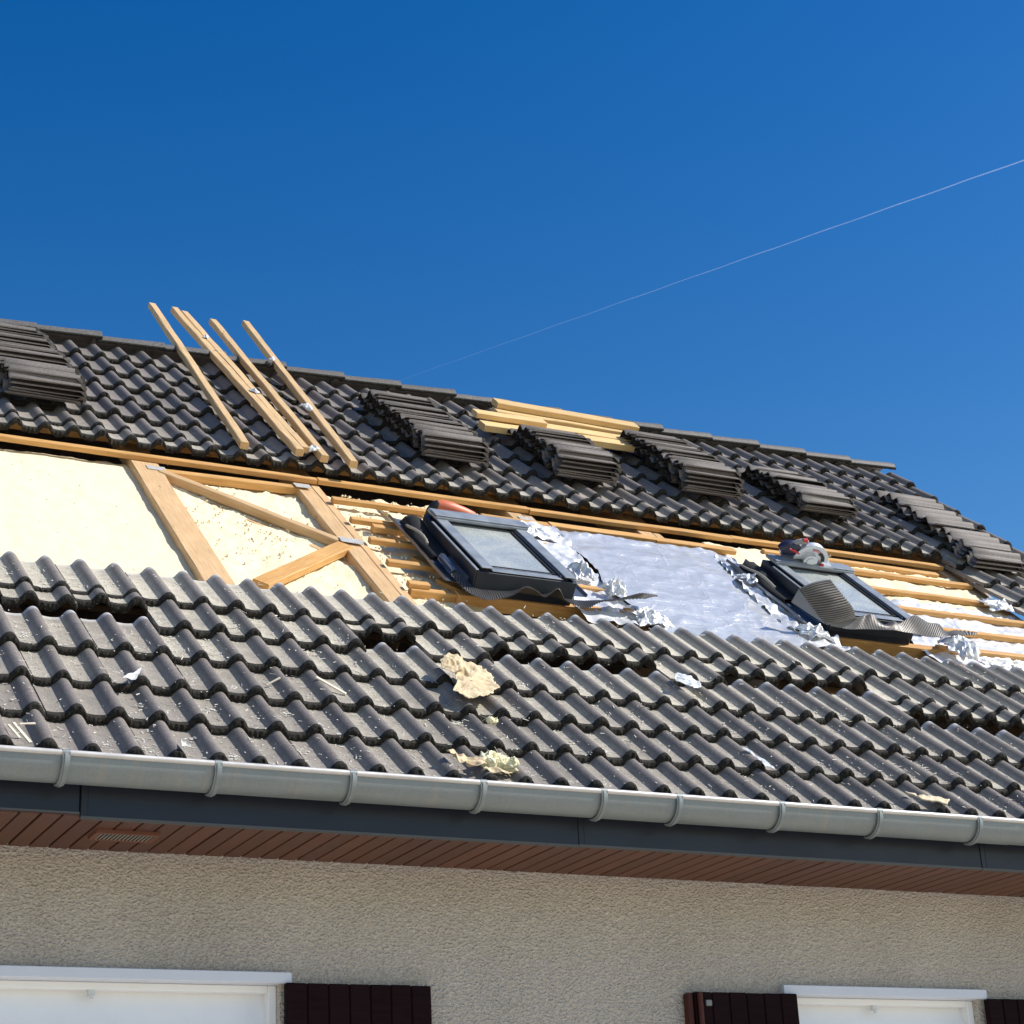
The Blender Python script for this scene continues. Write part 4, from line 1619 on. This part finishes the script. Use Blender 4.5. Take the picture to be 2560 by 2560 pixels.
# ------------------------------------------------------------------ litter on the lower tiles
def surf(u, v):
    r = math.floor(v / S)
    y = v - r * S
    x = ((u / P - .3) % 2) * P
    return prof(x) - .026 * y / S


def covered(u, v):
    r = math.floor(v / S)
    cm = round(math.floor((u / P - .3) / 2) * 2 + .3, 1)
    sh = shifted(r, cm)
    return not (sh and (v / S - r) < sh + .02 and (v / S - r) > .08)


rl = random.Random(77)
b = MB()
for i in range(17000):
    u = rl.uniform(-.5, 5.6)
    v = rl.uniform(.02, 1.85)
    if rl.random() > .25 + .35 * (noise.noise(Vector((u * 2.3, v * 2.3, 4))) + .5) + .2 * (u / 5):
        continue
    x = (u / P) % 1
    if not (.22 < x < .80) and rl.random() < .8:
        continue
    if not covered(u, v):
        continue
    L_ = rl.choice((.006, .008, .011, .016, .030)) * rl.uniform(.6, 1.2)
    w = rl.uniform(.0020, .0052)
    a = rl.gauss(0.2, .9)
    p = Vector((u, v, surf(u, v) + .0012))
    d = Vector((math.cos(a), math.sin(a), rl.gauss(0, .08))) * L_ / 2
    e = Vector((-math.sin(a), math.cos(a), rl.gauss(0, .2))) * w / 2
    h = Vector((0, 0, rl.uniform(.0006, .002)))
    vs_ = [p - d - e, p + d - e * .5, p + d + e * .5, p - d + e, p - d - e + h, p + d - e * .5 + h * .6, p + d + e * .5 + h * .6, p - d + e + h]
    b.add(vs_, [(0, 3, 2, 1), (4, 5, 6, 7), (0, 1, 5, 4), (1, 2, 6, 5), (2, 3, 7, 6), (3, 0, 4, 7)])
for i in range(85):
    cu, cv = rl.uniform(-.3, 5.2), rl.uniform(.05, 1.8)
    cu = (math.floor(cu / P) + rl.uniform(.30, .72)) * P
    for k in range(rl.randint(5, 16)):
        u, v = cu + rl.gauss(0, .012), cv + rl.gauss(0, .014)
        if not covered(u, v):
            continue
        r_ = rl.uniform(.0025, .0075)
        p = Vector((u, v, surf(u, v) + .0015))
        pts = [p + Vector((r_ * math.cos(a_) * rl.uniform(.5, 1.3), r_ * .7 * math.sin(a_) * rl.uniform(.5, 1.3), rl.uniform(0, .003))) for a_ in (0, 1.2, 2.4, 3.7, 5.1)]
        top_ = p + Vector((0, 0, .003))
        b.add(pts + [top_], [(0, 1, 5), (1, 2, 5), (2, 3, 5), (3, 4, 5), (4, 0, 5)])
tag(b.build('wood_chips', M_WHITE, None, MR.copy()), 'pale wood splinters strewn over the lower tiles', 'splinters', kind='stuff')


def sheet(name, label, cat, pts, n, material, th=.002, curl=.012, seed=0.0, res=14):
    """small torn sheet: fan of rings inside an outline of roof points"""
    b = MB()
    c = Vector((sum(p[0] for p in pts) / len(pts), sum(p[1] for p in pts) / len(pts)))
    dense = []
    for i in range(len(pts)):
        a, d = Vector(pts[i]), Vector(pts[(i + 1) % len(pts)])
        for k in range(10):
            q = a.lerp(d, k / 10)
            q += (q - c) * (.10 * noise.noise(Vector((q.x * 60, q.y * 60, seed))) + .07 * noise.noise(Vector((q.x * 210, q.y * 210, seed))))
            dense.append(q)
    rows = []
    for q in dense + dense[:1]:
        row = []
        for j in range(res + 1):
            t = j / res
            p = c.lerp(q, t)
            h = curl * (1.1 * noise.noise(Vector((p.x * 11, p.y * 11, seed))) + .7 * (1 - 2.4 * abs(noise.noise(Vector((p.x * 19, p.y * 23, seed + 2))))) + .35 * (1 - 2 * abs(noise.noise(Vector((p.x * 47, p.y * 41, seed + 4))))) + .5 * t * t)
            row.append((p.x - c.x, p.y - c.y, h))
        rows.append(row)
    b.grid(rows, 0, True)
    o = b.build(name, material, None, MR @ Matrix.Translation((c.x, c.y, n)))
    o.modifiers.new('thick', 'SOLIDIFY').thickness = th
    return tag(o, label, cat)


sheet('kraft_paper', 'large crumpled brown paper scrap lying in the middle of the lower tiles', 'paper',
      [(1.735, .685), (1.80, .635), (1.90, .68), (1.985, .79), (2.00, .90), (1.955, 1.01), (1.905, 1.02), (1.845, .965), (1.82, .88), (1.80, .80)], .010, M_KRAFT, .002, .013, 1.0)
sheet('kraft_paper', 'small folded brown paper scrap behind the large brown scrap', 'paper',
      [(1.77, .90), (1.83, .86), (1.885, .94), (1.89, 1.01), (1.83, 1.02), (1.775, .96)], .026, M_KRAFT, .002, .019, 3.0)
sheet('kraft_paper', 'brown paper strip above the gutter beside the yellow wool tuft', 'paper',
      [(1.505, .12), (1.54, .055), (1.62, .045), (1.66, .075), (1.60, .11), (1.54, .15)], .000, M_KRAFT, .002, .016, 5.0)
sheet('kraft_paper', 'curled brown paper end under the yellow wool tuft', 'paper',
      [(1.62, .03), (1.72, .005), (1.74, .02), (1.66, .055)], -.006, M_KRAFT, .002, .010, 6.0)
sheet('plastic_offcut', 'pointed white plastic offcut on the left of the lower tiles', 'plastic',
      [(.355, .555), (.41, .565), (.452, .668), (.385, .60)], .004, M_PLASTIC, .0012, .006, 7.0)
sheet('plastic_offcut', 'square pale sheet stuck on the tiles right of the second gap', 'plastic',
      [(2.985, 1.085), (3.03, 1.02), (3.095, 1.03), (3.115, 1.10), (3.075, 1.165), (3.02, 1.155)], .003, M_PLASTIC, .0012, .010, 8.0)
sheet('plastic_offcut', 'thin white plastic strip lying down a tile right of centre', 'plastic',
      [(2.985, .43), (3.005, .425), (3.045, .33), (3.045, .24), (3.01, .27), (3.015, .36)], -.008, M_PLASTIC, .0012, .006, 9.0)
sheet('plastic_offcut', 'upright white plastic triangle at the gutter edge on the left', 'plastic',
      [(.455, .005), (.495, .0), (.485, .045), (.47, .075)], .006, M_WHITE, .0012, .008, 10.0)
sheet('board_offcut', 'broken cream board offcut lying at the gutter on the right', 'board',
      [(3.60, .095), (3.64, .03), (3.77, .015), (3.80, .05), (3.75, .065), (3.66, .075)], .000, m_plain('cream_board', (.62, .52, .36), .85), .008, .008, 11.0)


def lump(b, p, r, seed, nu=12, nv=8):
    rows = []
    for i in range(nv + 1):
        th = math.pi * i / nv
        row = []
        for j in range(nu + 1):
            ph = 2 * math.pi * (j % nu) / nu
            d = Vector((math.sin(th) * math.cos(ph), math.sin(th) * math.sin(ph), math.cos(th)))
            k = r * (1 + .6 * noise.noise(d * 1.4 + Vector((seed, 0, 0))) + .4 * noise.noise(d * 3.5 + Vector((0, seed, 0))) + .25 * noise.noise(d * 8 + Vector((0, 0, seed))))
            row.append(Vector(p) + d * k)
        rows.append(row)
    b.grid(rows, 0, True)


def tuft(name, label, u, v, n, s_, seed, count=70):
    b = MB()
    rt = random.Random(seed)
    for i in range(count):
        d = Vector((rt.gauss(0, 1), rt.gauss(0, .6), abs(rt.gauss(0, .6))))
        p = d * s_ * .45
        if i < count * .3:
            lump(b, Vector((p.x * 1.1, p.y * .8, p.z * .5)), s_ * rt.uniform(.18, .55), i * .9 + seed, 18, 12)
        else:
            q = p + Vector((rt.gauss(0, 1), rt.gauss(0, 1), rt.gauss(0, .6))) * s_ * .5
            b.tube([p, (p + q) / 2 + Vector((0, 0, s_ * .15)), q], s_ * .016, 4)
    o = b.build(name, M_WOOL, None, MR @ Matrix.Translation((u, v, n)))
    return tag(o, label, 'wool')


tuft('wool_tuft', 'pale yellow insulation wool tuft lying above the gutter', 1.715, .105, -.010, .055, 3, 90)
tuft('wool_tuft', 'small wisp of pale wool caught on a tile edge below the brown scrap', 1.84, .50, -.006, .022, 4, 36)
tuft('wool_tuft', 'tiny cream foam lump on a tile at the right', 3.47, .385, -.030, .020, 5, 30)


def splinter(label, u0, v0, u1, v1, w, n0=None, name='wood_splinter'):
    p0 = (u0, v0, (surf(u0, v0) if n0 is None else n0) + .010)
    p1 = (u1, v1, (surf(u1, v1) if n0 is None else n0) + .010)
    return tag(beam(name, p0, p1, w, w * .45, M_CHIP if name == 'wood_splinter' else M_PLASTIC, None, .0012), label, 'splinter')


splinter('long white splinter lying across a trough left of the brown scrap', 1.19, .785, 1.30, .71, .014)
splinter('short pale splinter beside the long white one', .975, .735, 1.03, .755, .008)
splinter('upright pale splinter over the gutter at the far left', -.105, .115, -.070, -.03, .012, -.004)
splinter('crossing pale splinter over the gutter at the far left', -.09, .09, -.035, .105, .009, .004)
splinter('thin pale splinter leaning on the far left gutter edge', -.125, .10, -.10, .0, .009, -.006)

# ------------------------------------------------------------------ contrail
def sky_pt(d, dist):
    return Vector((-1.535747, -6.422758, -1.804577)) + Vector(d).normalized() * dist


m, nt, pb = mat('contrail_vapour')
t = NT(nt)
nt.nodes.remove(pb)
outn = [q for q in nt.nodes if q.type == 'OUTPUT_MATERIAL'][0]
df = nt.nodes.new('ShaderNodeBsdfDiffuse')
df.inputs['Color'].default_value = (.9, .9, .9, 1)
tl_ = nt.nodes.new('ShaderNodeBsdfTranslucent')
tl_.inputs['Color'].default_value = (.9, .9, .9, 1)
ad = nt.nodes.new('ShaderNodeAddShader')
tr = nt.nodes.new('ShaderNodeBsdfTransparent')
mx = nt.nodes.new('ShaderNodeMixShader')
oc = t.coord('Object')
x, y, z = t.sep(oc)
fade = t.ramp(t.math('DIVIDE', x, 1000.0), [(0.0, 0.015), (1.0, 0.10)])
pu = t.ramp(t.noise(t.coord('Object', (.006, .1, .1)), 3.0, 3, .6), [(0.25, 0.65), (0.75, 1.15)])
t.link(t.math('MULTIPLY', fade, pu), mx.inputs[0])
t.link(tr.outputs[0], mx.inputs[1])
t.link(df.outputs[0], ad.inputs[0])
t.link(tl_.outputs[0], ad.inputs[1])
t.link(ad.outputs[0], mx.inputs[2])
t.link(mx.outputs[0], outn.inputs['Surface'])
A_ = sky_pt((0.370362, 0.821683, 0.433209), 2350)
B_ = sky_pt((0.608289, 0.618136, 0.497889), 2050)
ax = (B_ - A_)
LN = ax.length
ax.normalize()
zz_ = (Vector((0, 0, 1)) - ax * ax.z).normalized()
yy_ = zz_.cross(ax)
MC = Matrix(((ax.x, yy_.x, zz_.x, A_.x), (ax.y, yy_.y, zz_.y, A_.y), (ax.z, yy_.z, zz_.z, A_.z), (0, 0, 0, 1)))
b = MB()
b.tube([(LN * i / 60 * 1.35 - 60, 0, .25 * math.sin(i * 1.3)) for i in range(61)], [(.22 + .62 * i / 60) * (1 + .2 * noise.noise(Vector((i * .9, 0, 0)))) for i in range(61)], 8, cap=False)
tag(b.build('contrail', m, None, MC), 'thin white aircraft contrail crossing the blue sky', 'contrail')
